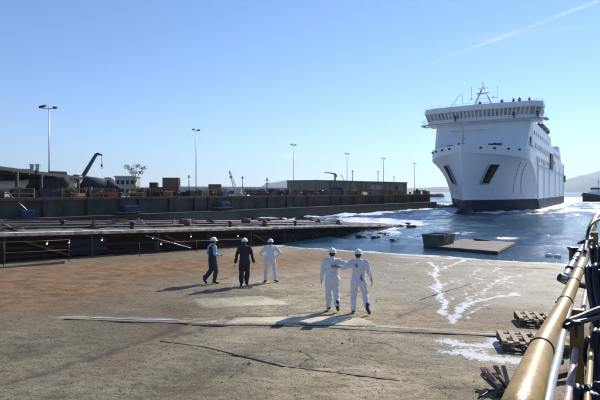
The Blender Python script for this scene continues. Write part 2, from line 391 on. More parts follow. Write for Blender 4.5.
# ------------------------------------------------------------------ slab ground
def nodes(m):
    m.use_nodes = True; nt = m.node_tree; return nt, nt.nodes, nt.links, nt.nodes['Principled BSDF']
class G:   # small node helper
    def __init__(s, nt): s.nt = nt; s.N = nt.nodes; s.L = nt.links
    def noise(s, P, sc, det=6, rough=.6, dist=0):
        n = s.N.new('ShaderNodeTexNoise'); n.inputs['Scale'].default_value = sc; n.inputs['Detail'].default_value = det
        n.inputs['Roughness'].default_value = rough; n.inputs['Distortion'].default_value = dist
        s.L.new(P, n.inputs['Vector']); return n.outputs['Fac']
    def map(s, P, sc, rot=(0,0,0)):
        n = s.N.new('ShaderNodeMapping'); n.inputs['Scale'].default_value = sc; n.inputs['Rotation'].default_value = rot
        s.L.new(P, n.inputs['Vector']); return n.outputs[0]
    def rng(s, v, a, b, c=0, d=1, smooth=True):
        n = s.N.new('ShaderNodeMapRange'); n.interpolation_type = 'SMOOTHSTEP' if smooth else 'LINEAR'
        for k,x in zip(('From Min','From Max','To Min','To Max'),(a,b,c,d)): n.inputs[k].default_value = x
        s.L.new(v, n.inputs['Value']); return n.outputs[0]
    def mt(s, op, a, b=None, c=None):
        n = s.N.new('ShaderNodeMath'); n.operation = op
        for i,x in enumerate((a,b,c)):
            if x is None: continue
            if isinstance(x,(int,float)): n.inputs[i].default_value = x
            else: s.L.new(x, n.inputs[i])
        return n.outputs[0]
    def mix(s, f, a, b):
        n = s.N.new('ShaderNodeMix'); n.data_type = 'RGBA'
        for k,x in (('Factor',f),('A',a),('B',b)):
            if isinstance(x,(int,float)): n.inputs[k].default_value = x
            elif isinstance(x,tuple): n.inputs[k].default_value = (*x,1)
            else: s.L.new(x, n.inputs[k])
        return n.outputs['Result']
    def attr(s, name):
        n = s.N.new('ShaderNodeAttribute'); n.attribute_name = name; return n.outputs['Fac']
    def pos(s): return s.N.new('ShaderNodeNewGeometry').outputs['Position']

gm = bpy.data.materials.new('slab_concrete'); nt,N,L,B = nodes(gm); g = G(nt); P = g.pos()
big = g.noise(P, .35, 5, .6); mid = g.noise(P, 1.6, 8, .7); fine = g.noise(P, 14, 6, .75); speck = g.noise(P, 60, 3, .6)
pv_ = N.new('ShaderNodeTexVoronoi'); pv_.inputs['Scale'].default_value = 7; L.new(P, pv_.inputs['Vector'])
pit = g.mt('MULTIPLY', g.rng(pv_.outputs['Distance'],.10,.20,1,0), g.rng(g.noise(P,2.2,5,.7),.50,.60))
pv2 = N.new('ShaderNodeTexVoronoi'); pv2.inputs['Scale'].default_value = 22; L.new(P, pv2.inputs['Vector'])
pit2 = g.mt('MULTIPLY', g.rng(pv2.outputs['Distance'],.15,.28,1,0), g.rng(g.noise(P,5,5,.7),.48,.60))
pits = g.mt('MAXIMUM', pit, g.mt('MULTIPLY',pit2,.8))
c = g.mix(g.rng(big,.3,.7), (.15,.132,.105), (.245,.222,.182))
c = g.mix(g.rng(mid,.38,.72), c, (.135,.118,.094))
st = g.noise(g.map(P,(.5,3.2,1),(0,0,R(20))), .9, 8, .7)
c = g.mix(g.rng(st,.5,.75,0,.7), c, (.30,.275,.235)); oil = g.noise(P,.22,9,.72,.5); c = g.mix(g.rng(oil,.48,.60,0,.6), c, (.065,.053,.038))
c = g.mix(g.rng(fine,.47,.68,0,.85), c, (.085,.07,.052)); blot = g.noise(g.map(P,(1,1.8,1)), 4.5, 7, .8)
c = g.mix(g.rng(blot,.47,.66,0,.9), c, (.045,.037,.027)); bl2 = g.noise(g.map(P,(.6,1.5,1),(0,0,R(-12))), 1.3, 9, .82); c = g.mix(g.rng(bl2,.50,.62,0,.62), c, (.048,.039,.028))
c = g.mix(g.mt('MULTIPLY',pits,.75), c, (.03,.025,.018))
c = g.mix(g.rng(speck,.54,.68,0,.65), c, (.40,.37,.32))
c = g.mix(g.mt('MULTIPLY',g.attr('pale'),g.rng(g.noise(P,3.5,8,.75),.3,.6,.45,1)), c, (.32,.305,.27))
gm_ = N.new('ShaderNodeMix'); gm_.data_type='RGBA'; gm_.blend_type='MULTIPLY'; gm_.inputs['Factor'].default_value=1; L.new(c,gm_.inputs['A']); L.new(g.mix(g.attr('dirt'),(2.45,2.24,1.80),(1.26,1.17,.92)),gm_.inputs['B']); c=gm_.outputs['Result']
sand = g.mt('MULTIPLY', g.attr('sand'), g.rng(g.noise(P,1.1,8,.75,1.0),.22,.52))
c = g.mix(sand, c, g.mix(g.rng(mid,.35,.65), (.13,.058,.018), (.31,.175,.072)))
vor = N.new('ShaderNodeTexVoronoi'); vor.feature = 'DISTANCE_TO_EDGE'; vor.inputs['Scale'].default_value = .28
wv = N.new('ShaderNodeVectorMath'); wv.operation = 'MULTIPLY_ADD'
nn = N.new('ShaderNodeTexNoise'); nn.inputs['Scale'].default_value = 1.1; nn.inputs['Detail'].default_value = 6; L.new(P, nn.inputs['Vector'])
L.new(nn.outputs['Color'], wv.inputs[0]); wv.inputs[1].default_value = (1.3,1.3,0); L.new(P, wv.inputs[2]); L.new(wv.outputs[0], vor.inputs['Vector'])
crack = g.mt('MULTIPLY', g.rng(vor.outputs['Distance'],.002,.010,1,0), g.rng(g.noise(P,.5,3,.5),.5,.62,0,.7))
c = g.mix(g.mt('MULTIPLY',crack,.8), c, (.045,.038,.03))
dk = g.attr('seam'); c = g.mix(g.mt('MULTIPLY',dk,.75), c, (.055,.045,.035))
wet = g.mt('MULTIPLY', g.attr('wet'), g.rng(g.noise(P,.8,6,.65,.6),.25,.55,.35,1))
c = g.mix(g.mt('MULTIPLY',wet,.5), c, (.15,.13,.10))
fa = g.attr('foam'); fn = g.noise(P, 5, 9, .8, .8); fn2 = g.noise(P, 28, 5, .75)
fv = N.new('ShaderNodeTexVoronoi'); fv.feature = 'DISTANCE_TO_EDGE'; fv.inputs['Scale'].default_value = 3.2
fw_ = N.new('ShaderNodeVectorMath'); fw_.operation = 'MULTIPLY_ADD'; fnn = N.new('ShaderNodeTexNoise'); fnn.inputs['Scale'].default_value = 3.5; fnn.inputs['Detail'].default_value = 7; L.new(P, fnn.inputs['Vector'])
L.new(fnn.outputs['Color'], fw_.inputs[0]); fw_.inputs[1].default_value = (.9,.9,0); L.new(P, fw_.inputs[2]); L.new(fw_.outputs[0], fv.inputs['Vector'])
lace = g.rng(fv.outputs['Distance'], .0, .16, .30, 0)
fo = g.rng(g.mt('ADD', g.mt('ADD', g.mt('MULTIPLY',fa,.72), lace), g.mt('ADD',g.mt('MULTIPLY',fn,.8),g.mt('MULTIPLY',fn2,.35))), 1.06, 1.20)
fo = g.mt('MULTIPLY', fo, g.rng(fa,.03,.16))
c = g.mix(g.mt('MULTIPLY',fo,.88), c, (.74,.74,.72)); L.new(c, B.inputs['Base Color'])
rr = g.mt('SUBTRACT', .92, g.mt('MULTIPLY', wet, .30)); L.new(g.rng(wet,0,1,.35,.22), B.inputs['Specular IOR Level']); L.new(g.mt('MAXIMUM', rr, g.mt('MULTIPLY',fo,.7)), B.inputs['Roughness'])
hgt = g.mt('ADD', g.mt('ADD', g.mt('MULTIPLY',fine,.5), g.mt('MULTIPLY',mid,1.2)), g.mt('MULTIPLY', crack, -.6))
hgt = g.mt('ADD', g.mt('ADD', hgt, g.mt('MULTIPLY', fo, .3)), g.mt('MULTIPLY', pits, -.5))
bp = N.new('ShaderNodeBump'); bp.inputs['Distance'].default_value = .075; L.new(g.rng(wet,0,1,.8,.5), bp.inputs['Strength']); L.new(hgt, bp.inputs['Height']); L.new(bp.outputs[0], B.inputs['Normal'])

xs = np.concatenate([np.arange(-70,-16,.8), np.arange(-16,-1,.15), np.arange(-1,14,.1), np.arange(14,26,.3), np.arange(26,70,1.0)])
ys = np.concatenate([np.arange(-25,5,.8), np.arange(5,8,.2), np.arange(8,36,.1), np.arange(36,46,.4), np.arange(46,75,1.0)])
X,Y = np.meshgrid(xs,ys); U = .5*X+.866*Y
Zg = 1.68-.048*U + .05*(fbm(X*.25+9,Y*.25)-.5) + .03*(fbm(X*1.1,Y*1.1)-.5)
foam = np.zeros_like(X)
def W(pts): return [tuple(gp(*p)[:2]) for p in pts]
streaks = [([(447,300),(463,296),(474,290)],.07,.75),([(455,306),(470,304),(484,296),(505,292)],.08,.8),([(442,262),(436,268),(430,275)],.10,.7),([(485,262),(500,268),(490,274),(505,279)],.07,.7),([(425,270),(436,276),(432,290),(440,305)],.10,.7),([(462,318),(480,308),(492,303)],.08,.8),([(475,266),(488,271),(480,281),(470,290)],.06,.7),([(505,270),(520,268),(540,272)],.06,.6),([(455,272),(466,276),(460,284),(452,292)],.06,.65),([(410,315),(430,322),(450,326)],.07,.5),([(380,272),(394,280),(410,281)],.07,.5),([(430,262),(438,272),(436,283),(440,294),(445,303),(441,312),(448,320)],.14,1),
 ([(470,258),(455,264),(440,270),(434,276)],.16,.9),
 ([(448,322),(462,309),(478,301),(500,297),(522,293)],.13,1),
 ([(452,314),(470,298),(486,290),(496,281),(520,275)],.10,.85),
 ([(460,264),(480,268),(470,277),(492,280),(515,283)],.09,.8),
 ([(500,262),(494,270),(508,276),(500,284),(516,291)],.08,.75),
 ([(440,285),(455,281),(468,286),(482,281)],.08,.7),
 ([(520,262),(535,270),(528,279),(538,287)],.08,.6),
 ([(452,341),(470,346),(492,344),(505,338)],.30,1),([(458,352),(480,357),(505,360),(530,362)],.40,1),
 ([(500,338),(530,341),(545,345)],.22,.8),
 ([(380,262),(400,266),(420,262)],.16,.6),([(395,257),(430,259),(470,258),(520,261),(560,264)],.35,.8),
 ([(350,262),(372,270),(392,276)],.10,.45),([(395,290),(410,300),(400,312)],.06,.35)]
for pts,w,a in streaks:
    d = segdist(X + .5*(fbm(X*1.6,Y*1.6)-.5), Y + .9*(fbm(X*1.6+50,Y*1.6)-.5), W(pts))
    foam = np.maximum(foam, a*1.12*np.exp(-(d/(w*(.92 if w<.2 else 1.0)))**1.4))
reg = sst(-1,2.5,X)*sst(13,20,U)*(.16)*sst(.45,.7,fbm(X*.6,Y*.6))
foam = np.maximum(foam, reg)
edge = sst(32.8,34.6,U + 1.6*(fbm(X*.35,Y*.35)-.5))
foam = np.maximum(foam, edge*.8*sst(.3,.5,fbm(X*.9,Y*.9)))
sd = np.exp(-(segdist(X,Y,W([(20,285),(70,275),(150,268),(260,262),(330,258),(395,254)]))/4.4)**2)
sd = np.maximum(sd, .95*np.exp(-(segdist(X,Y,W([(0,300),(60,290),(130,272)]))/3.0)**2))*sst(8,4,X)
sd = np.maximum(sd, .25*sst(.5,.7,fbm(X*.3+5,Y*.3)))
wetA = np.maximum(sst(-.5,4,X)*sst(12,19,U), sst(28,34,U))
wetA = np.maximum(wetA, .6*np.exp(-(segdist(X,Y,W([(455,350),(545,352)]))/1.3)**2))
seam = np.zeros_like(X)
for pts,w in [([(0,385),(30,376),(110,352),(190,322),(330,311)],.10),([(0,399),(70,397)],.05),([(160,340),(240,318)],.07),([(65,320),(560,339)],.05),
              ([(420,300),(470,283)],.06),([(395,262),(560,268)],.06),([(395,316),(470,296)],.05),([(335,300),(360,290)],.05),([(150,343),(420,384),(560,398)],.035),([(180,300),(245,268)],.04)]:
    d = segdist(X+.35*(fbm(X*2,Y*2)-.5),Y+.35*(fbm(X*2+40,Y*2)-.5),W(pts)); seam = np.maximum(seam, np.exp(-(d/w)**2))
pale = np.zeros_like(X); nz=.22*(fbm(X*2.2,Y*2.2)-.5)+.10*(fbm(X*7,Y*7)-.5)
for pts,w in [([(62,317),(395,327)],.13),([(395,327),(570,338)],.10)]:
    pale = np.maximum(pale, sst(w+.05,w-.05,segdist(X,Y,W(pts))+nz*.5))
def inpoly(pts):
    m_ = np.full(X.shape,-1e9); n_=len(pts)
    for k_ in range(n_):
        (x0,y0),(x1,y1)=pts[k_],pts[(k_+1)%n_]; L__=math.hypot(x1-x0,y1-y0); m_=np.maximum(m_, ((x1-x0)*(Y-y0)-(y1-y0)*(X-x0))/L__)
    return m_   # signed: negative inside for clockwise order
for q_,wt in (([(204,308),(190,299),(262,296),(292,304)],.9),([(190,324.5),(196,318.5),(360,317.5),(378,325.5)],1.0)):
    sdp=inpoly(W(q_)); sdp2=inpoly(W(q_[::-1])); sdp=sdp if (sdp<0).sum()>(sdp2<0).sum() else sdp2
    pale=np.maximum(pale, wt*sst(.06,-.06,sdp+nz*.6)); seam=np.maximum(seam,.8*np.exp(-(sdp/.035)**2)*(fbm(X*3,Y*3)>.45))
    if wt==1.0: Zg=Zg+.035*sst(.03,-.03,sdp)
Zg = Zg - .02*seam
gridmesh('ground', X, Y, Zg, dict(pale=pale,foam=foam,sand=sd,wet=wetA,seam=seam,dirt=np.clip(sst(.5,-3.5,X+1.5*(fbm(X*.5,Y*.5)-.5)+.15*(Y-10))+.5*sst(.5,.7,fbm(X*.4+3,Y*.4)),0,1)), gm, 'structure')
# pale strips, plates and rail let into the slab
def strip(name, p, q, w, th, m, label, cat, n=40, jit=.0, up=.012):
    a = gp(*p); b = gp(*q); d = (b-a); t = Vector((-d.y,d.x,0)).normalized(); mb = MB(); rs = []
    for i in range(n+1):
        c0 = a+d*i/n; ww = w/2*(1+jit*(random.random()-.5)); o1 = c0+t*ww; o2 = c0-t*w/2*(1+jit*(random.random()-.5))
        z1 = surf(o1.x,o1.y); z2 = surf(o2.x,o2.y); z = max(z1,z2)+up
        rs.append([Vector((o1.x,o1.y,z)),Vector((o2.x,o2.y,z)),Vector((o2.x,o2.y,z-th)),Vector((o1.x,o1.y,z-th))])
    mb.rings(rs, smooth=False)
    return mb.build(name, m, label=label, cat=cat)
joint_shade_m=mat('joint_filler_and_shade',(.035,.03,.024),.9,0,.5,3,.3); palem=mat('lime_line',(.42,.39,.33),.85,0,.5,5,.4,col2=(.16,.14,.11))
for p_,q_,w_,m__,up_ in (((64,319),(350,329.5),.028,joint_shade_m,.010),((350,329.5),(566,339),.03,joint_shade_m,.010),((66,316.5),(330,321),.05,palem,.008),((330,325),(560,335.5),.05,palem,.007),((192,325.2),(376,326.6),.05,joint_shade_m,.012),((284,366.5),(400,381.5),.013,joint_shade_m,.008),((160,341),(204,347.5),.02,joint_shade_m,.008),((395,263),(556,269),.03,palem,.008),((420,300),(470,284),.03,joint_shade_m,.006)):  # dark strip along the raised plate's near edge paints its edge shade
    s_=strip('slab_joint_and_shade',p_,q_,w_,.08,m__,None,None,n=60,jit=1.3,up=up_); s_['kind']='structure'
strip('steel_rail',(90,318),(180,320.5),.035,.1,sandw,'pale metal strip lying in the concrete joint at the left end','metal strip',n=12,up=.02)
strip('steel_rail',(202,347),(232,354),.03,.1,rust,'short rusty steel rail bar let into the slab in the foreground','rail')
strip('steel_rail',(232,355),(284,367),.03,.1,steeld,'dark steel rail bar let into the slab in the foreground','rail',up=.016)

# loose stones
mb = MB()
for i in range(1500):
    x = random.uniform(-9,9); y = random.uniform(6,26); r = random.uniform(.006,.022)*(1 if random.random()<.93 else 1.8)
    z = surf(x,y); M = Matrix.Translation((x,y,z+r*.3)) @ Matrix.Rotation(random.random()*6,4,'Z')
    vs = [mb.b.verts.new(M @ Vector((r*random.uniform(.6,1.3)*a,r*random.uniform(.6,1.3)*b_,r*random.uniform(.5,.9)*c_))) for a,b_,c_ in ((1,0,0),(-1,0,0),(0,1,0),(0,-1,0),(0,0,1))]
    for a,b_ in ((0,2),(2,1),(1,3),(3,0)): mb.b.faces.new((vs[a],vs[b_],vs[4]))
mb.build('gravel', stonem, label='loose grit and small stones scattered on the slab', cat='gravel', kind='stuff')

# ------------------------------------------------------------------ water
wm = bpy.data.materials.new('sea_water'); nt,N,L,B = nodes(wm); g = G(nt); P = g.pos()
fa = g.attr('foam'); f1 = g.noise(g.map(P,(1,.6,1),(0,0,R(-20))), .55, 10, .72, .8); f2 = g.noise(P, 3.2, 6, .7, .4)  # on the water, foam also carries painted sky sheen and sun glitter
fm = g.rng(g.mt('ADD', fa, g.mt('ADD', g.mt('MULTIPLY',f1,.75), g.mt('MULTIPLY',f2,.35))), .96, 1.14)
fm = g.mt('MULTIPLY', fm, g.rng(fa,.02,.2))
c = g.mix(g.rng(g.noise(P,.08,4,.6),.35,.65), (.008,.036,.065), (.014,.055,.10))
c = g.mix(g.mt('MULTIPLY',g.rng(fa,.12,.7),g.rng(f1,.38,.6,.15,.9)), c, (.34,.52,.66)); c = g.mix(fm, c, (.75,.78,.80)); L.new(c, B.inputs['Base Color'])  # pale blue mix: aerated water plus sky reflection put into the colour
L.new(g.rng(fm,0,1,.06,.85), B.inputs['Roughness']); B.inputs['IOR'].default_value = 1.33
w1 = g.noise(g.map(P,(1.6,.8,1),(0,0,R(-30))), 1.1, 6, .6); w2 = g.noise(P, 5.5, 4, .6)
bp = N.new('ShaderNodeBump'); bp.inputs['Distance'].default_value = .16; bp.inputs['Strength'].default_value = .5
w3 = g.noise(g.map(P,(1.2,2.2,1),(0,0,R(10))), 13, 4, .65)
L.new(g.mt('ADD', w1, g.mt('ADD',g.mt('MULTIPLY',w2,.42),g.mt('MULTIPLY',w3,.14))), bp.inputs['Height']); L.new(bp.outputs[0], B.inputs['Normal'])
rr = np.concatenate([np.geomspace(14,230,620), np.geomspace(234,10200,80)]); th = np.concatenate([np.linspace(-85,-40,40)[:-1],np.linspace(-40,42,430),np.linspace(42,100,50)[1:]])*np.pi/180
RR,TH = np.meshgrid(rr,th,indexing='ij'); X = RR*np.sin(TH); Y = RR*np.cos(TH); U = .5*X+.866*Y
Z = np.zeros_like(X)
for i in range(26):
    a = rng.uniform(0,2*np.pi); lam = rng.uniform(1.6,9); k = 2*np.pi/lam
    Z += .0045*lam**.9*np.sin(k*(X*np.cos(a)+Y*np.sin(a)) + rng.uniform(0,6.28) + 2.0*fbm(X*.05+i,Y*.05))
shore = sst(34,46,U); far = 1-sst(200,420,RR)
Z = Z*(.25+.75*shore)*far*(.35+1.3*sst(.35,.65,fbm(X*.03,Y*.03)))
# ship wash: ridges near hull
SF = Vector((-.521,-.854,0)); SR = Vector((.854,-.521,0)); SC = Vector((41.6,114.5,0))
sx = (X-SC.x)*SF.x+(Y-SC.y)*SF.y; sy = (X-SC.x)*SR.x+(Y-SC.y)*SR.y
hull = np.where(sx<-20, 10.4, 10.4*np.sin(np.pi/2*np.clip((18.5-sx)/40,0,1)))
hd = np.abs(sy)-hull; hd = np.where(sx>18, np.hypot(sx-18,sy), hd)
near = np.exp(-np.clip(hd,0,99)/5.0)*sst(26,16,sx)
foam_sheen = np.zeros_like(X)
foam_sheen = np.maximum(foam_sheen, .75*np.exp(-np.clip(hd-.3,0,99)/3.5)*sst(22,14,sx))
foam_sheen = np.maximum(foam_sheen, .62*np.exp(-np.clip(hd,0,99)/13)*(sy>0)*sst(6,-30,sx))
foam_sheen = np.maximum(foam_sheen, .66*np.exp(-np.clip(hd,0,99)/16)*(sy<0)*sst(14,0,sx))
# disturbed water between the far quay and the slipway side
pA = [(1,92),(16,112),(30,128),(42,150)]; dA = segdist(X,Y,pA); foam_sheen = np.maximum(foam_sheen, .68*np.exp(-(dA/13)**2)*(.45+.8*fbm(X*.12,Y*.12)))
pB = [(26,92),(12,78),(4,74)]; dB = segdist(X,Y,pB); foam_sheen = np.maximum(foam_sheen, .50*np.exp(-(dB/9)**2)*(.5+.9*fbm(X*.15+9,Y*.15)))
pC = [(12,48),(6,62),(14,80),(28,100)]; foam_sheen = np.maximum(foam_sheen, .42*np.exp(-(segdist(X,Y,pC)/9)**2)*(.5+.9*fbm(X*.2+9,Y*.2)))
pD_ = [(60,80),(70,95),(86,115)]; foam_sheen = np.maximum(foam_sheen, .45*np.exp(-(segdist(X,Y,pD_)/7)**2)*(.4+.9*fbm(X*.2+19,Y*.2)))
foam_sheen = np.maximum(foam_sheen, .9*np.exp(-np.clip(U-34.2-1.0*(fbm(X*.4,Y*.4)-.5),0,99)/.7))
foam_sheen = np.maximum(foam_sheen, .34*np.exp(-np.clip(U-35,0,99)/7)*sst(.35,.6,fbm(X*.2,Y*.2)))
foam_sheen = np.maximum(foam_sheen, .22*sst(.5,.75,fbm(X*.07,Y*.07)))
bas_sheen = sst(42,56,U)*sst(4,14,-sy-8+1.0*np.clip(sx-14,0,30))*sst(-60,-20,sx+40)*(1-sst(150,260,RR)); foam_sheen = np.maximum(foam_sheen, bas_sheen*(.42+.45*sst(.35,.6,fbm(X*.10+4,Y*.10))))  # foam floor that paints the bright sky reflection across the basin
foam_sheen = np.maximum(foam_sheen, sst(2,9,sy-8)*sst(10,-15,sx)*(1-sst(25,60,sy))*.6*sst(.3,.6,fbm(X*.12,Y*.12)))  # extra foam right of the ship, painting sun glitter
foam_sheen *= (1-sst(300,600,RR))
foam_sheen *= 1-.8*np.exp(-(np.hypot((X-33)/16,(Y-76)/18))**4)
Z += near*.55*(fbm(X*.45,Y*.45)-.35) + .55*foam_sheen*(fbm(X*.6,Y*.6)-.5)*far*shore + .12*shore*(fbm(X*.35+7,Y*.35)-.5)*far
gridmesh('water', X, Y, Z, dict(foam=foam_sheen), wm, 'structure')

# ------------------------------------------------------------------ slipway side wall (jetty) at the left
JA = az(34); JN = Vector((JA.y,-JA.x,0))         # JN points to the slab
J0 = Vector((-14.3,24,0))
def jp(t, n=0, h=0):      # t along, n across (negative = away from the slab), h above the sloping top
    p = J0 + JA*t + JN*n; return Vector((p.x,p.y, 2.4-.046*t + h))
root = empty('jetty', J0, 0, 'low dark sloping jetty with a pale edge along the left side of the slab', 'jetty')
def jbuild(mb, name, m, **k):
    o = mb.build(name, m, **k); o.parent = root; o.location = -J0; return o
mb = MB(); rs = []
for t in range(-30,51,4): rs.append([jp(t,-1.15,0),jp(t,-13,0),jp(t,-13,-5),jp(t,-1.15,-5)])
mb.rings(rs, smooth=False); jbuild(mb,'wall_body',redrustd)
mb = MB(); rs = []
for i in range(0,201):
    t = -30+i*.398; k = 1 if t<42 else .5
    w0=.02*random.random()+.03*math.sin(t*.9); dr=0 if t<36 else .10*random.random()*(t-36)/8; rs.append([jp(t,.15+w0,.10-dr+.02*random.random()),jp(t,-.38-.12*random.random(),.10-dr+.03*random.random()),jp(t,-.38,-.10),jp(t,.13+w0,-.03-dr-.03*random.random())])
mb.rings(rs, smooth=False); jbuild(mb,'pale_edge',jettyedge)
mb = MB(); rs = []
for i in range(0,161):
    t = -30+i*.5; rs.append([jp(t,-.40,.02+.05*random.random()),jp(t,-3,.06+.1*random.random()),jp(t,-6,.03+.1*random.random()),jp(t,-9.5,.06+.12*random.random()),jp(t,-13.02,.03+.08*random.random()),jp(t,-13.02,-.4),jp(t,-.6,-.1)])
mb.rings(rs, smooth=False); jbuild(mb,'deck_top',jettyc)
mb = MB()

for i,t in enumerate(np.arange(-28,46,4.7)):
    mb = MB(); k=random.uniform(-.15,.15); mb.bar(jp(t,-.35,-.12), jp(t+k*.3,-.35+k*.5,-3.2), .20,.22); jbuild(mb,'pile',steeld)
for i,t in enumerate(np.arange(-26,44,9.1)):
    mb = MB(); k=random.uniform(-.5,.5); mb.bar(jp(t,-.5,-.4+k*.3), jp(t+2.6,-.8,-1.3+k*.4), .09,.1); jbuild(mb,'brace',rust)
for hh,n in ((-.72,-.75),(-1.2,-.9)):
    mb = MB(); mb.bar(jp(-30,n,hh), jp(44,n,hh), .10,.16); jbuild(mb,'waler',redrustd)
mb = MB(); mb.rings([[jp(t,-.3,-.02),jp(t,-1.1,-.02),jp(t,-1.1,-.35),jp(t,-.62,-.35)] for t in (-30,44)],smooth=False); jbuild(mb,'deck_beam',redrustd)
mb = MB()
for t0,t1,n,hh,r in ((-28,40,-3.2,.2,.09),(-28,47,-6.5,.22,.12),(-20,44,-10.2,.25,.1)):
    mb.tube([jp(t,n,hh+.015*math.sin(t)) for t in np.arange(t0,t1,3)], r, 8)
jbuild(mb,'deck_pipe',steeld)
for i,(t,w) in enumerate(((-9,2.2),(-5,1.6),(4,2.5))):
    mb = MB(); mb.bar(jp(t,-1.12,-.75), jp(t+w,-1.12,-.75), .1,.7); jbuild(mb,'blue_panel',bluep)
# rubble and kit on the jetty deck
kit = [(-7,-4,'drum'),(-3,-7,'crate'),(0,-2.2,'drum'),(3.5,-9,'crate'),(6,-5,'bollard'),(9,-2,'bollard'),(12,-7.5,'crate'),(15,-3.5,'drum'),(18,-1.6,'bollard'),(20,-8.5,'crate'),(24,-5,'drum'),(27,-1.5,'bollard'),(31,-8,'drum')]
def bollard_mb(mb, c=Vector((0,0,0)), s=1):
    return mb.lathe([(.16*s,0),(.13*s,.05*s),(.11*s,.3*s),(.2*s,.36*s),(.2*s,.42*s),(.09*s,.47*s)], c, 14)
near_names = ['by the blue platform across the basin','in front of the first hanging bulb','near the railing','between two bulbs','near the lamp mast','over the ladder','beyond the long tube','near the yellow railings','behind the man in the vest','behind the man in charcoal','behind the man with hands on hips','near the black flotsam','at the seaward part']
for (t,n,k),ds in zip(kit,near_names):
    p = jp(t,n,.1)
    if k=='bollard':
        bollard_mb(MB()).build('bollard', steeld, loc=p, label='small black mooring bollard on the jetty '+ds, cat='bollard')
    elif k=='drum':
        e = empty('oil_drum', p, 0, 'rusty dark oil drum lying on the jetty '+ds, 'drum')
        M = Matrix.Translation((0,0,.29)) @ Matrix.Rotation(R(90),4,'Y')
        mb = MB(); mb.lathe([(.27,-.42),(.285,-.42),(.285,-.15),(.295,-.14),(.285,-.13),(.285,.13),(.295,.14),(.285,.15),(.285,.42),(.27,.42)],n=18,m=M); mb.build('drum_shell',rust,e)
        mb = MB(); mb.lathe([(.26,.415),(.03,.424)],n=18,m=M); mb.build('lid',steeld,e)
    else:
        e = empty('wooden_crate', p, t, 'weathered timber crate on the jetty '+ds, 'crate')
        mb = MB()
        for z in (.1,.25,.4):
            for sx_ in (-1,1): mb.box((0,sx_*.33,z),(1.0,.02,.12)); mb.box((sx_*.49,0,z),(.02,.64,.12))
        mb.build('slat',woodd,e)
        for a in (-.46,.46):
            for b_ in (-.30,.30): mb = MB(); mb.box((a,b_,.25),(.06,.05,.5)); mb.build('corner_post',woodd,e)
dl=['nearest the left edge','second along from the left','right of the first crate','over the first bulb','over the second bulb','between the second and third bulbs','over the third bulb','over the long handrail','left of the leaning pole','right of the leaning pole','left of the man in the vest','over the man in the vest','over the man in charcoal','over the man in white','right of the man in white','left of the pair','over the left man of the pair','over the right man of the pair','near the tip','at the tip']
for q_ in range(20):
    t=-6+q_*2.55; n=random.uniform(-1.0,-11); p=jp(t,n,.12); k=q_%3
    if k==0:
        mb=MB(); 
        for i in range(5): a=Vector((random.uniform(-.8,.8),random.uniform(-.5,.5),.03+i*.05)); dd=Vector((random.uniform(.6,1.4),random.uniform(-.5,.5),random.uniform(-.02,.1))); mb.bar(a-dd*.5,a+dd*.5,.14,.07)
        mb.build('timber_stack',woodd,loc=p,rz=random.random()*3,label='low heap of dark planks on the jetty, '+dl[q_],cat='plank heap',group='plank heaps on the jetty')
    elif k==1:
        mb=MB(); mb.tube([(.55*math.cos(a)*(1-.02*i_),.45*math.sin(a)*(1-.02*i_),.05+.012*i_) for i_,a in enumerate(np.linspace(0,18,40))],.045,6)
        mb.build('rope_coil',woodp if q_%2 else rubber,loc=p,label='coil of rope lying on the jetty, '+dl[q_],cat='rope coil',group='rope coils on the jetty')
    else:
        e=empty('steel_bracket',p,random.random()*3,'rusty steel bracket standing on the jetty, '+dl[q_],'bracket','brackets on the jetty')
        mb=MB(); mb.box((0,0,.04),(.9,.5,.08)); mb.build('base_plate',steeld,e); mb=MB(); mb.prism([(-.4,0),(.4,0),(.1,.45),(-.1,.45)],-.04,.04,m=Matrix.Translation((0,0,.08))@Matrix.Rotation(R(90),4,'X')); mb.build('web_plate',rust,e)
# hanging bulbs along the wall
bulbs = [(47,243.5),(69,242.5),(102,240),(153,238),(161,244),(191,236.5),(238,236)]
wh = ['leftmost hanging','second from left hanging','third from left hanging','fourth from left hanging','low','second from right','rightmost']
bl = [None]*7
for (bx,by),ds in zip(bulbs,['nearest the left end','second from the left end','above the middle of the wall','upper one right of the long handrail','lower one hanging by the handrail','left of the man in the vest','behind the man in charcoal']):
    kx = (bx-300)/F; n = .12; # intersect ray with the wall plane n=.12
    Q = J0+JN*n; d = (Q.x*JN.x+Q.y*JN.y)/(kx*JN.x+JN.y); p = px(bx,by,d)
    e = empty('work_light', p, 0, 'small lit white bulb hanging on the jetty wall, '+ds, 'lamp')
    mb = MB(); mb.ell((0,0,0),(.036,.036,.05),n=10,k=6); mb.build('bulb',bulbm,e)
    mb = MB(); mb.lathe([(.09,.03),(.045,.07),(.035,.13),(.02,.14)],n=12); mb.tube([(0,0,.12),(0.02,0,.35),(0,0,.55)],.006,5); mb.build('lamp_holder',blackp,e)
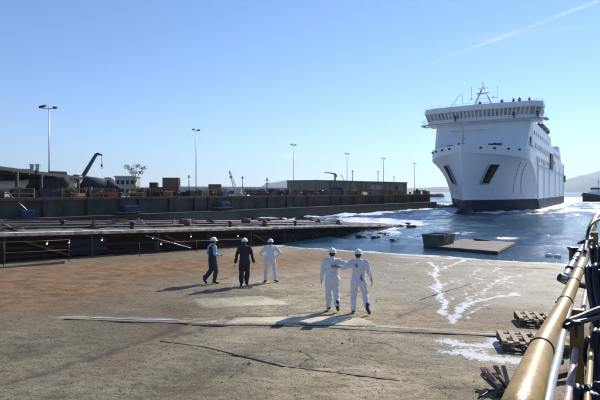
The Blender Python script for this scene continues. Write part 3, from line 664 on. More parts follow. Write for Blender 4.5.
# tube handrails in front of the wall
def handrail(t0,t1,n,hh,label,step=2.4):
    e = empty('tube_railing', jp(t0,n,0), 0, label, 'railing'); o = e.location
    def gj(t): p=jp(t,n); return Vector((p.x,p.y,surf(p.x,p.y)))
    mb = MB()
    for k,h in enumerate(hh): mb.tube([gj(t)+Vector((0,0,h+.01*math.sin(t*3)))-o for t in np.arange(t0,t1+.1,step/2)],.019,7)
    mb.build('rail_tube',rust if False else steeld,e)
    for t in np.arange(t0,t1+.01,step):
        mb = MB(); mb.tube([gj(t)-o-Vector((0,0,.1)),gj(t)-o+Vector((0,0,max(hh)+.04))],.021,7); mb.build('post',steeld,e)
handrail(-3.6,2.8,1.0,(.12,.62,1.12),'galvanised tube handrail in front of the jetty wall at the far left',3.2)
handrail(7.2,16.5,1.0,(.12,.75),'long low tube handrail along the foot of the jetty wall, right of the first',4.6)
mb = MB(); a = jp(8,.5,-.2); mb.tube([a,a+JA*3+JN*.8+Vector((0,0,-1.0))],.03,7); mb.build('steel_pole',steel,label='single steel pole leaning from the jetty edge down to the slab',cat='pole')
# black cone shaped heap / chock
p = gp(284,243); mb = MB(); mb.rings([[p+Vector((x*1.0,y*.7,0)) for x,y in ((-1,-1),(1.3,-1),(1.3,1),(-1,1))],[p+Vector((x*.55,y*.4,.85)) for x,y in ((-1,-1),(1.2,-1),(1.2,1),(-1,1))]],smooth=False)
for i in range(8): mb.bar(p+Vector((-.9+i*.28,-.75,.02)),p+Vector((-.5+i*.2,-.3,.9)),.07,.07)
mb.build('keel_block',steeld,label='black tapered keel block at the foot of the jetty wall beside the water',cat='block')
p = gp(214,250); p = Vector((p.x-.5,p.y+1,surf(p.x-.5,p.y+1)))
for a_,lab in ((0,'rusty red steel plate leaning behind the man in the vest'),):
    mb = MB(); mb.prism([(-.2,0),(1.5,0),(.7,.55),(0,.75)],-.03,.03,m=Matrix.Translation(p)@Matrix.Rotation(R(70),4,'X')); mb.build('steel_plate',redrust,label=lab,cat='plate')
# mats / debris strips lying at the wall foot
for (x,y,w),lab in zip(((28,266,1.6),(92,257.5,1.3),(146,252,1.2),(230,247,1.0)),('dark timber baulk at the wall foot at far left','dark timber baulk at the wall foot near the leaning pole','dark timber baulk at the wall foot below the handrail','dark timber baulk at the wall foot behind the man in charcoal')):
    p = gp(x,y); p.z = surf(p.x,p.y,.06); mb = MB(); mb.bar(p-JA*w, p+JA*w+Vector((.1,.1,-.09)), .22,.16); mb.build('timber_baulk',woodd,label=lab,cat='timber')

# ------------------------------------------------------------------ far quay
QA = Vector((66,85,0)).normalized(); QN = Vector((QA.y,-QA.x,0)); Q0 = Vector((-30.6,51,0)); QT = 3.65
def qp(t, n=0, z=QT): p = Q0+QA*t+QN*n; return Vector((p.x,p.y,z))
TE = (Vector((35.4,136,0))-Q0).dot(QA)
quay = empty('quay', Q0, 0, 'long dark concrete quay with a lower wet ledge across the basin', 'quay')
def qbuild(mb,name,m,**k): o = mb.build(name,m,**k); o.parent = quay; o.location = -Q0; return o
mb = MB(); poly = [tuple(qp(-110)[:2]),tuple(qp(TE)[:2]),(56,215),(40,300),(-160,330),(-300,60)]
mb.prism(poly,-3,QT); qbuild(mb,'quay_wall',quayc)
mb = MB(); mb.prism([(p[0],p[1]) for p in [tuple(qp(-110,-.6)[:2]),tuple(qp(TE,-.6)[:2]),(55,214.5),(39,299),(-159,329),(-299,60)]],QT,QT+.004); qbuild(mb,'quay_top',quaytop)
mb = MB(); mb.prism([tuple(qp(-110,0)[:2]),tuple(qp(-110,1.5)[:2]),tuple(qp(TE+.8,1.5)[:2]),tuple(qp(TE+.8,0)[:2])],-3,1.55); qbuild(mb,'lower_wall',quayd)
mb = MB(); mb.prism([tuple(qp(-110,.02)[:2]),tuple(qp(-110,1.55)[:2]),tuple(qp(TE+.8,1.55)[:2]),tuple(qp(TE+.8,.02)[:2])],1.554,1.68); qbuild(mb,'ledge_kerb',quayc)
mb = MB(); mb.prism([tuple(qp(-110,.12)[:2]),tuple(qp(-110,-.5)[:2]),tuple(qp(TE,-.5)[:2]),tuple(qp(TE,.12)[:2])],QT-.12,QT+.16); qbuild(mb,'coping',rust)
for t in np.cumsum([-20]+[random.uniform(2.2,8.5) for _ in range(24)]):
    if t>TE: break
    mb = MB(); r = random.uniform(.15,.45); mb.box(None,(r,.35,1.95),m=Matrix.Translation(qp(t,.16,2.66))@Matrix.Rotation(math.atan2(QA.y,QA.x),4,'Z')); qbuild(mb,'fender_pile',steeld)
for t in np.arange(-17,TE,13):
    mb = MB()
    for i in range(7): a = qp(t,.3,1.8+i*.27); mb.bar(a-QA*.22,a+QA*.22,.04,.04)
    for s_ in (-.22,.22): mb.bar(qp(t,.3,1.7)+QA*s_,qp(t,.3,3.7)+QA*s_,.05,.05)
    qbuild(mb,'ladder',steeld)
# low fingers at the seaward end
mb = MB()
for i in range(26):
    a = Vector((36.5+random.uniform(0,4.5),136+random.uniform(-3,12),random.uniform(-.6,.5))); r = random.uniform(.7,1.6); mb.ell(a,(r,r*.8,r*.6),n=6,k=4)
mb.build('rubble_mound',rockm,label='heap of dark armour rocks at the seaward end of the far quay',cat='rocks',kind='stuff')

def T_at(x): # t on the quay edge line at pixel column x (quay edge)
    kx = (x-300)/F; # Q0.x+QA.x t = kx (Q0.y+QA.y t)
    return (kx*Q0.y-Q0.x)/(QA.x-kx*QA.y)
def on_quay(x, back): # point 'back' metres behind the edge at image column x
    kx = (x-300)/F; o = Q0-QN*back; t = (kx*o.y-o.x)/(QA.x-kx*QA.y); p = o+QA*t; return Vector((p.x,p.y,QT+.004))
QR = math.atan2(QA.y,QA.x)
# yellow railings
def yrail(x0,x1,back,label,h=1.15):
    a = on_quay(x0,back); b = on_quay(x1,back); e = empty('yellow_railing', a, 0, label, 'railing'); d = b-a; n = max(2,int(d.length/1.8))
    mb = MB()
    for hh in (h,h*.55,h*.12): mb.bar(Vector((0,0,hh)),d+Vector((0,0,hh)),.07,.09)
    mb.build('rail_bar',yellow_old,e)
    for i in range(n+1):
        mb = MB(); q = d*i/n; mb.bar(q,q+Vector((0,0,h+.05)),.08,.08); mb.build('post',yellow_old,e)
        if i<n and i%2==0:
            mb = MB(); mb.bar(q+Vector((0,0,.1)),d*(i+1)/n+Vector((0,0,h)),.05,.05); mb.build('brace',yellow_old,e)
for x0,x1,bk,lab in ((62,86,1.0,'yellow railing on the quay under the big cylinder block, left section'),(90,115,1.0,'yellow railing on the quay in front of the slanted cylinder block, right section'),(126,146,1.0,'yellow railing on the quay beneath the thin tree'),(4,34,1.2,'yellow railing on the quay edge beneath the canopy'),
    (206,226,1.0,'yellow railing on the quay in front of the small brown container'),(322,345,1.0,'yellow railing on the quay before the near end of the long wall'),(348,372,1.0,'yellow railing on the quay before the middle of the long wall'),(376,404,1.0,'yellow railing on the quay before the far end of the long wall'),(246,262,1.0,'yellow railing on the quay left of the utility pole')):
    yrail(x0,x1,bk,lab)
# lamp masts
def mast(px_,d,toppx,label,kind=0,base=None):
    z1 = CZ+(HY-toppx)*d/F; p = Vector(((px_-300)/F*d,d,QT)); e = empty('lamp_mast',p,0,label,'lamp mast')
    H = z1-QT; mb = MB(); mb.tube([(0,0,0),(0,0,H*.5),(0,0,H)],[.10,.08,.055],10); mb.lathe([(.35,0),(.35,.06),(.2,.08),(.18,.5)],n=12); mb.build('pole',steel,e)
    mb = MB(); hw=.95 if d<80 else .55; mb.bar((-hw,0,H-.35),(hw,0,H-.35),.1,.1); ca=mb.build('crossarm',steel,e)
    for s in (-1,1):
        mb = MB(); k=1.0 if (s<0 and d<80) else .6
        mb.box(None,(.95*k,.6*k,.30*k),m=Matrix.Translation((s*hw*.9,0,H-.05 if s<0 else H-.2))@Matrix.Rotation(R(12*s),4,'Y')@Matrix.Rotation(R(20),4,'X'),bev=.03); mb.build('floodlight',steeld,ca)
mast(49,70,106,'tall grey lamp mast in front of the canopy, nearest of the row')
mast(196,96,129,'tall grey lamp mast right of the stacked containers')
mast(293.5,126,144,'tall grey lamp mast before the pale distant mountain')
mast(347,155,153,'grey lamp mast rising behind the middle of the long wall')
mast(383.5,179,158,'grey lamp mast rising behind the right part of the long wall')
mast(414.5,210,163,'farthest grey lamp mast, between the long wall and the ship')
def pole(px_,d,toppx,label,arm=False):
    z1 = CZ+(HY-toppx)*d/F; p = Vector(((px_-300)/F*d,d,QT)); H=z1-QT
    e = empty('utility_pole',p,0,label,'pole'); mb = MB(); mb.tube([(0,0,0),(0,0,H)],[.14,.07],8); mb.build('pole',steeld,e)
    mb = MB(); mb.bar((-.5,0,H-.25),(.5,0,H-.25),.12,.1)
    if arm: m2_=MB(); m2_.bar((-.35,0,H-1.0),(.35,0,H-1.0),.12,.1); m2_.build('crossarm',steeld,e)
    mb.lathe([(.13,H-.4),(.13,H+.1),(.05,H+.3)],n=8); mb.build('head',steeld,e)
for a in ((189,110,176,'short thin pole just left of the second tall lamp mast',False),(242.5,120,177,'thin pole right of the leaning lattice crane',False),(267,105,179,'dark utility pole with crossarms at the left foot of the distant mountain',True),
    (352.5,170,171,'short pole behind the long wall, right of a lamp mast',True),(378,185,171.5,'short pole behind the long wall, left of a lamp mast',True),(394,190,176.5,'short T topped pole behind the right end of the long wall',True)): pole(*a)

# canopy at far left
ctr = on_quay(20,9); e = empty('canopy', ctr, 0, 'flat dark canopy roof on columns over boats at the far left', 'canopy')
A0 = px(-60,160,46); A1 = px(83,181.0,74)
def rel(p): return Vector(p)-ctr
mb = MB(); d = (A1-A0); side = Vector((-d.y,d.x,0)).normalized()*5
top = [A0,A1,A1+side,A0+side]; zt = Vector((0,0,.28))
top = [Vector((p.x,p.y,7.15-(.9 if k in (1,2) else 0)*1)) for k,p in enumerate(top)]
mb.rings([[rel(p) for p in top],[rel(p+Vector((0,0,.4))) for p in top]],smooth=False); mb.build('roof',darkin,e)
for f in np.linspace(0.05,.97,9):
    mb = MB(); a = top[0].lerp(top[1],f); b = top[3].lerp(top[2],f); mb.bar(rel(a-Vector((0,0,.1))),rel(b-Vector((0,0,.1))),.15,.2); mb.build('roof_beam',contd,e)
for f in (.42,.60,.78,.95):
    for a,b in ((top[0],top[1]),(top[3],top[2])):
        q = a.lerp(b,f); mb = MB(); mb.bar(rel(Vector((q.x,q.y,QT))),rel(q),.28,.28); mb.build('column',contd,e)
# boats under the canopy
def hullmesh(Lh,Bh,Hh):
    mb = MB(); rs = []
    for i in range(13):
        s = i/12; w = Bh/2*(math.sin(math.pi/2*min(1,(1-s)*2.2+.02))); keel = .15*Hh+ .75*Hh*max(0,(s-.75)/.25)**2; top_ = Hh*(1+.22*s*s)
        x = -Lh/2+Lh*s; rs.append([Vector((x,-w,top_)),Vector((x,-w*.85,keel+.35*Hh)),Vector((x,0,keel)),Vector((x,w*.85,keel+.35*Hh)),Vector((x,w,top_)),Vector((x,0,top_-.02))])
    mb.rings(rs); return mb
for (x,dep,Lh,Bh,Hh,rz,m1,lab) in ((8,62,6,2.6,1.6,QR+.3,bldg,'white boat hull stored under the left part of the canopy'),(30,66,9,3,2.3,QR+2.9,blockblue,'dark blue boat hull propped on blocks under the canopy'),(57,71,8,2.6,2.2,QR+.1,bldg,'white boat hull under the right end of the canopy')):
    p = Vector(((x-300)/F*dep,dep,QT+.5)); e = empty('boat',p,rz,lab,'boat'); mb = hullmesh(Lh,Bh,Hh); mb.build('hull',m1,e)
    mb = MB(); mb.rings([[Vector((x_*s,y_*s*.8,z)) for x_,y_ in ((-1.2,-1),(1.4,-.8),(1.4,.8),(-1.2,1))] for s,z in ((1,Hh*.95),(.8,Hh+1.0))],smooth=False); mb.build('cabin',bldg if m1 is blockblue else blockblue,e)
    for q in (-Lh*.28,Lh*.2): mb = MB(); mb.box((q,0,-.1),(.4,Bh*.7,.8)); mb.build('keel_chock',woodd,e)
e = empty('roof_vent', px(35,171.5,62), 0, 'pair of pale vent boxes on top of the canopy roof', 'vent'); e.location.z = 6.95; e.scale = (.7,.7,.8)
for s in (-.45,.55):
    mb = MB(); mb.box((s,0,.55),(.6,.6,1.0)); mb.box((s,0,1.12),(.75,.75,.12)); mb.build('vent_box',greyp,e)
# dark machines below canopy
def machine(x,back,w,h,m1,m2,label,name='winch',cat='winch'):
    p = on_quay(x,back); e = empty(name,p,QR,label,cat)
    mb = MB(); mb.box((0,0,.12),(w,w*.55,.24)); mb.build('base_frame',m2,e)
    mb = MB(); M = Matrix.Translation((-.1*w,0,h*.5))@Matrix.Rotation(R(90),4,'X'); mb.lathe([(h*.44,-w*.22),(h*.44,-w*.19),(h*.25,-w*.18),(h*.25,w*.18),(h*.44,w*.19),(h*.44,w*.22)],n=18,m=M); mb.build('reel_drum',m1,e)
    mb = MB(); mb.box((w*.36,0,h*.42),(w*.22,w*.35,h*.5),bev=.03); mb.build('motor_housing',m2,e)
machine(45,2.2,2.0,1.3,steeld,bluep,'blue and black mooring winch on the quay beside the first lamp mast')
machine(20,3.0,2.6,1.4,steeld,bluep,'blue winch on the quay in front of the stored boats')
machine(151,3.0,2.2,1.1,steeld,contd,'black winch on the quay left of the container stack')
machine(283,2.5,2.8,1.2,contd,steeld,'dark cable winch on the quay just left of the third lamp mast')
machine(325,2.5,2.6,1.3,contd,steeld,'dark winch on the quay in front of the near end of the long wall')
# blue platforms hung on the wall
def hung(x,z,w,m1,m2,label):
    t = T_at(x); p = qp(t,.9,z); e = empty('hanging_platform',p,QR,label,'platform')
    mb = MB(); mb.box((0,0,0),(w,1.3,.12)); mb.build('deck_board',m2,e)
    mb = MB()
    for hh in (.5,1.0): mb.bar((-w/2,-.62,hh),(w/2,-.62,hh),.05,.05)
    for q in np.linspace(-w/2,w/2,5): mb.bar((q,-.62,0),(q,-.62,1.05),.05,.05)
    mb.build('guard_rail',m1,e)
    mb = MB(); mb.box((w*.1,0,.45),(w*.55,.8,.75),bev=.04); mb.build('tool_box',m1,e)
hung(21,1.72,2.2,bluep,steeld,'blue platform with a tool box hung on the quay wall at the far left')
hung(124,1.9,3.4,bluep,rust,'blue platform with a rusty deck hung on the quay wall under the white building')
hung(219,2.1,3.0,bluep,rust,'blue platform hung on the quay wall under the small brown container')
t = T_at(29); p0 = on_quay(6,1.0)+Vector((0,0,.9)); p1 = qp(T_at(28),1.1,1.95)
mb = MB(); mb.tube([p0,p1],.07,8); mb.build('steel_pole',steel,label='pale pole leaning diagonally down the quay wall at the far left',cat='pole')
# big cylindrical hull block and its neighbour
def ribshell(c,r,Lx,rz,label,tilt=0,cut=0,m1=blockblue):
    e = empty('steel_cylinder',c,rz,label,'steel cylinder'); M = Matrix.Translation((0,0,r))@Matrix.Rotation(R(90+tilt),4,'Y')
    mb = MB(); mb.lathe([(r*.96,-Lx/2),(r,-Lx/2),(r,Lx/2),(r*.96,Lx/2),(r*.95,Lx/2-.02),(r*.95,-Lx/2+.1)],n=40,m=M); mb.build('shell',m1,e)
    for q in np.linspace(-Lx/2+.1,Lx/2-.1,4): mb = MB(); mb.lathe([(r*1.0,q-.05),(r*1.02,q-.05),(r*1.02,q+.05),(r*1.0,q+.05)],n=40,m=M); mb.build('stiffener_ring',m1,e)
    mb = MB()
    for a in (20,110):
        u = Vector((math.cos(R(a)),math.sin(R(a)),0))*r*.95; A_ = M@(u+Vector((0,0,Lx/2+.03))); B_ = M@(-u+Vector((0,0,Lx/2+.03))); mb.bar(A_,B_,.14,.1)
    mb.build('end_brace',steeld,e)
    for q in (-Lx*.3,Lx*.3): mb = MB(); mb.box((q,0,.12),(.5,r*1.5,.24)); mb.build('cradle',woodd,e)
ribshell(Vector(((90-300)/F*76,76,QT)),1.55,5.0,.15,'big dark navy steel cylinder lying on the quay left of its leaning twin',8)
ribshell(Vector(((110-300)/F*77,77,QT)),1.25,3.2,-.9,'smaller dark steel cylinder leaning beside the big one',25)
# knuckle-boom crane behind
p = Vector(((81-300)/F*82,82,QT)); e = empty('knuckle_crane',p,0,'dark green knuckle boom crane rising behind the big steel cylinder','crane')
mb = MB(); mb.box((0,0,.7),(2.2,2,1.4),bev=.05); mb.lathe([(.5,1.3),(.4,2.4)],n=12); mb.build('crane_base',craneg,e)
tip = px(96.5,154,82)-p; el = Vector((-.3,0,2.3)); mb = MB(); mb.rings([[el+Vector((dx*.3,dy*.22,0))+Vector((0,0,-dx*.1)) for dx,dy in ((-1,-1),(1,-1),(1,1),(-1,1))],[tip+Vector((dx*.18,dy*.15,-dx*.1)) for dx,dy in ((-1,-1),(1,-1),(1,1),(-1,1))]],smooth=False); mb.build('boom',craneg,e)
mb = MB(); mb.bar(tip,tip+Vector((.9,0,-.15)),.22,.3); mb.ell(tip+Vector((.2,0,0)),(.35,.2,.25),n=8,k=5); mb.build('boom_head',craneg,e)
mb = MB(); h = tip+Vector((.85,0,-.2)); mb.tube([h,h+Vector((0,0,-1.5))],.03,6); mb.box(tuple(h+Vector((0,0,-1.7))),(.25,.2,.5),bev=.05); mb.tube([h+Vector((0,0,-1.9)),h+Vector((.12,0,-2.1)),h+Vector((0,0,-2.25)),h+Vector((-.1,0,-2.15))],.04,6); mb.build('hook',steeld,e)
# pale building
p = Vector(((128-300)/F*92,92,QT)); e = empty('quay_building',p,.1,'small pale two storey building behind the thin tree','building'); e.scale=(.85,.85,.9)
mb = MB(); mb.box((0,0,1.9),(4.2,5,3.8)); mb.build('wall',bldg,e)
mb = MB(); mb.box((0,0,3.95),(4.6,5.4,.25)); mb.build('roof',greyp,e)
for i in range(4):
    for z in (1.1,2.8):
        mb = MB(); mb.box((-1.5+i*1.0,-2.51,z),(.72,.06,.92)); wf=mb.build('window',greyp,e); mb = MB(); mb.box((-1.5+i*1.0,-2.53,z),(.6,.06,.8)); mb.build('pane',winm,wf)
# containers
def container(c,rz,m1,label,L_=3.0,H_=2.4,W_=2.4):
    e = empty('shipping_container',c,rz,label,'container'); mb = MB(); n = int(L_/.16)
    pts = []
    for i in range(n+1):
        x = -L_/2+.05+i*(L_-.1)/n; pts.append((x,-W_/2+(.04 if (i//2)%2 else 0)))
    for i in range(n,-1,-1):
        x = -L_/2+.05+i*(L_-.1)/n; pts.append((x,W_/2-(.04 if (i//2)%2 else 0)))
    mb.prism(pts,.1,H_-.08); mb.build('corrugated_wall',m1,e)
    mb = MB(); X_=L_/2; Y_=W_/2
    for s in (-1,1):
        for t_ in (-1,1): mb.box((s*X_,t_*Y_,H_/2),(.14,.14,H_))
        for z in (.06,H_-.06): mb.box((s*X_,0,z),(.12,W_,.12)); mb.box((0,s*Y_,z),(L_,.13,.12))
    fr=mb.build('frame',m1,e)
    mb = MB()
    for q in (-.6,-.3,.3,.6): mb.tube([(X_+.05,q,.2),(X_+.05,q,H_-.2)],.025,6)
    mb.box((X_+.02,-.5,H_/2),(.04,.95,H_-.3)); mb.box((X_+.02,.5,H_/2),(.04,.95,H_-.3)); mb.build('door',m1,fr)
def qd(x,d,z=QT): return Vector(((x-300)/F*d,d,z+.005))
container(qd(171.5,92),.12,contr,'red brown container at the bottom of the stack of two',2.75,1.75,2.4)
container(qd(171.5,92,QT+1.76),.12,contb,'grey brown container on top of the stack of two',2.75,1.6,2.4)
container(qd(159,94),.1,contb,'low faded brown container left of the stack of two',2.8,1.7,2.2)
container(qd(148.5,96),.1,contd,'low black container between the tree and the brown one',2.6,1.6,2.2)
container(qd(154,97,QT+1.61),.1,contd,'small black box container perched on the low ones',1.3,1.0,1.6)
container(qd(215,100),.1,contb,'small pale brown container standing alone right of a lamp mast',2.3,2.3,2.2)
container(qd(336,104),QR,bluep,'blue steel box unit in front of the near end of the long wall',1.8,1.7,1.5)
# lattice crane
p = qd(236,130); e = empty('lattice_crane',p,0,'leaning white lattice boom crane far along the quay','crane')
tip = px(229.5,171,130)-p; mb = MB(); A_=[Vector((-.4,-.4,1)),Vector((.4,-.4,1)),Vector((.4,.4,1)),Vector((-.4,.4,1))]; n = 9
for k in range(4): mb.bar(A_[k],tip+(A_[k]-Vector((0,0,1)))*.35,.1,.1)
for i in range(n):
    for k in range(4):
        f0 = i/n; f1=(i+1)/n; a = A_[k].lerp(tip+(A_[k]-Vector((0,0,1)))*.35,f0); j=(k+1)%4; b = A_[j].lerp(tip+(A_[j]-Vector((0,0,1)))*.35,f1); mb.bar(a,b,.06,.06)
mb.build('lattice_boom',steel,e)
mb = MB(); mb.box((.3,0,.9),(2.4,2,1.4),bev=.05); mb.build('crane_cab',greyp,e)
mb = MB(); mb.box((0,0,.2),(3,2.4,.4),bev=.08); mb.build('crawler_base',steeld,e)
mb = MB(); mb.box(tuple(tip+Vector((.3,0,-1.6))),(.5,.4,.6),bev=.05); mb.tube([tip,tip+Vector((.3,0,-1.4))],.04,5); mb.build('hook_block',steeld,e)
# jib crane on the long wall
p = qd(335,112); e = empty('jib_crane',p,0,'grey jib crane with a horizontal arm standing before the long wall','crane')
H = px(335,173.5,112).z-QT; mb = MB(); mb.tube([(0,0,0),(0,0,H)],[.28,.22],10); mb.build('column',steel,e)
mb = MB(); mb.tube([(.3,0,H-.8),(.15,0,H-.1),(-1.2,0,H+.15),(-2.4,0,H+.18)],[.25,.28,.12,.07],8); mb.build('jib_arm',steel,e)
p = qd(345,118); e = empty('derrick',p,0,'thin derrick pole with a slanted stay between the jib crane and a lamp mast','crane')
H = px(345,174.5,118).z-QT; mb = MB(); mb.tube([(0,0,0),(0,0,H*.6),(-1.0,0,H)],[.12,.1,.06],8); mb.build('boom',steel,e); mb = MB(); mb.tube([(-1.0,0,H),(1.4,0,H*.45)],.04,5); mb.build('stay',steel,e)
# long wall
A_ = qd(315,105); B_ = qd(407,134); d = B_-A_; d.z=0; n_ = Vector((-d.y,d.x,0)).normalized(); e = empty('long_building',A_,math.atan2(d.y,d.x),'long low grey concrete building along the far quay','building')
Lw = d.length; mb = MB(); mb.box((Lw/2,4,1.55),(Lw,8,3.1)); mb.build('wall',wallc,e)
mb = MB(); mb.box((Lw/2,4,3.2),(Lw+.3,8.3,.22)); mb.build('roof_slab',wallc,e)
for i in range(11):
    mb = MB(); mb.box((1.6+i*(Lw-3)/10,-.09,1.5),(.3,.2,3.0)); mb.build('pilaster',wallc,e)
mb = MB(); mb.box((Lw*.62,-.06,1.9),(6,.08,1.0)); mb.build('pale_panel',steel,e)
for f in (.18,.42,.86):
    mb = MB(); mb.box((Lw*f,-.03,1.1),(1.6,.1,2.1)); mb.build('door',rust,e)
# far low shed line
e = empty('distant_shed', Vector((-60,235,QT)),0,'long low blue grey shed line far behind the quay','shed')
mb = MB(); a = px(180,187,250); b = px(318,188,290); dd = b-a; dd.z = 0; a0=Vector((a.x,a.y,QT))-e.location
mb.rings([[a0,a0+dd,a0+dd+Vector((-4,8,0)),a0+Vector((-4,8,0))],[v+Vector((0,0,3.0)) for v in (a0,a0+dd,a0+dd+Vector((-4,8,0)),a0+Vector((-4,8,0)))]],smooth=False); mb.build('wall',greyp,e)
mb = MB(); q=Vector((0,0,3.0)); mb.rings([[a0+q+Vector((0,-.6,0)),a0+dd+q+Vector((0,-.6,0)),a0+dd+q+Vector((-4,8.6,0)),a0+q+Vector((-4,8.6,0))],[a0+q+Vector((0,3,.5)),a0+dd+q+Vector((0,3,.5)),a0+dd+q+Vector((-4,5,.5)),a0+q+Vector((-4,5,.5))]],smooth=False); mb.build('roof',steel,e)
# small clutter on the quay: crates, bundles of pipe, bollards, weeds
def pipes(p,rz,label,m1,n=4,r=.11,L_=2.6):
    r=min(r,.13); L_=min(L_,3.2)
    e = empty('pipe_bundle',p,rz,label,'pipes'); k = 0
    for row in range(3):
        for i in range(n-row):
            mb = MB(); y = (i-(n-row-1)/2)*2*r; z = r+row*r*1.75; M = Matrix.Translation((0,y,z))@Matrix.Rotation(R(90),4,'Y')
            mb.lathe([(r*.8,-L_/2),(r,-L_/2),(r,L_/2),(r*.8,L_/2)],n=10,m=M); mb.build('pipe',m1,e)
pipes(on_quay(74,2.5),QR+.1,'rusty pipes stacked on the quay right of the first lamp mast',rust)
pipes(on_quay(140,2.5),QR,'orange rusty pipes stacked on the quay under the tree',rust,3,.2)
pipes(on_quay(185,3),QR-.1,'dark pipes stacked on the quay right of the container stack',steeld)
pipes(on_quay(240,3),QR-.1,'grey pipes stacked on the quay at the foot of the lattice crane',steel,5,.18,4)
pipes(on_quay(300,3),QR-.1,'rusty pipes stacked on the quay near the third lamp mast',rust,4,.18,5)
pipes(on_quay(362,4),QR-.1,'yellowish pipes stacked before the long building',yellow_old,4,.2,5)
def cbox(p,rz,w,dp,h,m1,m2,label):
    e = empty('equipment_box',p,rz,label,'equipment'); mb = MB(); mb.box((0,0,h/2+.12),(w,dp,h),bev=.04); mb.build('cabinet',m1,e)
    mb = MB(); mb.box((-w*.3,0,.06),(.15,dp,.12)); mb.box((w*.3,0,.06),(.15,dp,.12)); mb.build('skid',steeld,e)
    mb = MB(); mb.box((0,-dp/2-.015,h*.6),(w*.5,.03,h*.4)); mb.build('vent_panel',m2,e)
for (x,bk,w,dp,h,m1,lab) in ((37,2.5,1.4,1,.8,contd,'low black generator box left of the first lamp mast'),(55,2.5,1.5,1,.9,bluep,'blue generator box right of the first lamp mast'),
    (104,3,1.2,1,.7,rust,'rusty box under the leaning cylinder'),(166,2.2,1.7,1,.8,contr,'red equipment box in front of the container stack'),(192,2.5,1.6,1,.9,contd,'black equipment box at the foot of the second lamp mast'),
    (203,4,1.8,1,1.0,woodd,'brown equipment box right of the second lamp mast'),(229,3,2.0,1.2,1.2,greyp,'grey equipment box left of the lattice crane'),(252,3,2.2,1.2,1.1,contd,'black equipment box left of the utility pole'),
    (258,5,2.0,1.2,1.2,greyp,'grey equipment box just left of the utility pole'),(274,3,2.0,1.2,1.2,contd,'black equipment box just right of the utility pole'),(308,3.5,2.2,1.2,1.1,contd,'black equipment box beyond the third lamp mast'),
    (352,3,2.2,1.2,.9,contd,'low black box in front of the middle of the long building'),(393,3,2.4,1.2,1.0,rust,'rusty box before the far end of the long building'),(417,4,2.2,1.2,1.0,yellow_old,'yellow box near the seaward end of the quay'),(426,3,2.6,1.4,.9,rust,'rusty box at the seaward end of the quay')):
    cbox(on_quay(x,bk),QR+random.uniform(-.2,.2),w,dp,h,m1,steeld,lab)
for x,lab in ((70,'beside the rusty pipes'),(120,'below the pale building'),(178,'right of the red equipment box'),(212,'below the small container'),(266,'by the utility pole'),(316,'at the near corner of the long building'),(370,'by the middle of the long building'),(410,'past the long building')):
    bollard_mb(MB(),s=1.6).build('bollard',steeld,loc=on_quay(x,.9),label='stout mooring bollard on the far quay '+lab,cat='bollard')
for x,lab in ((420,'lone'),):
    p = on_quay(417,2)
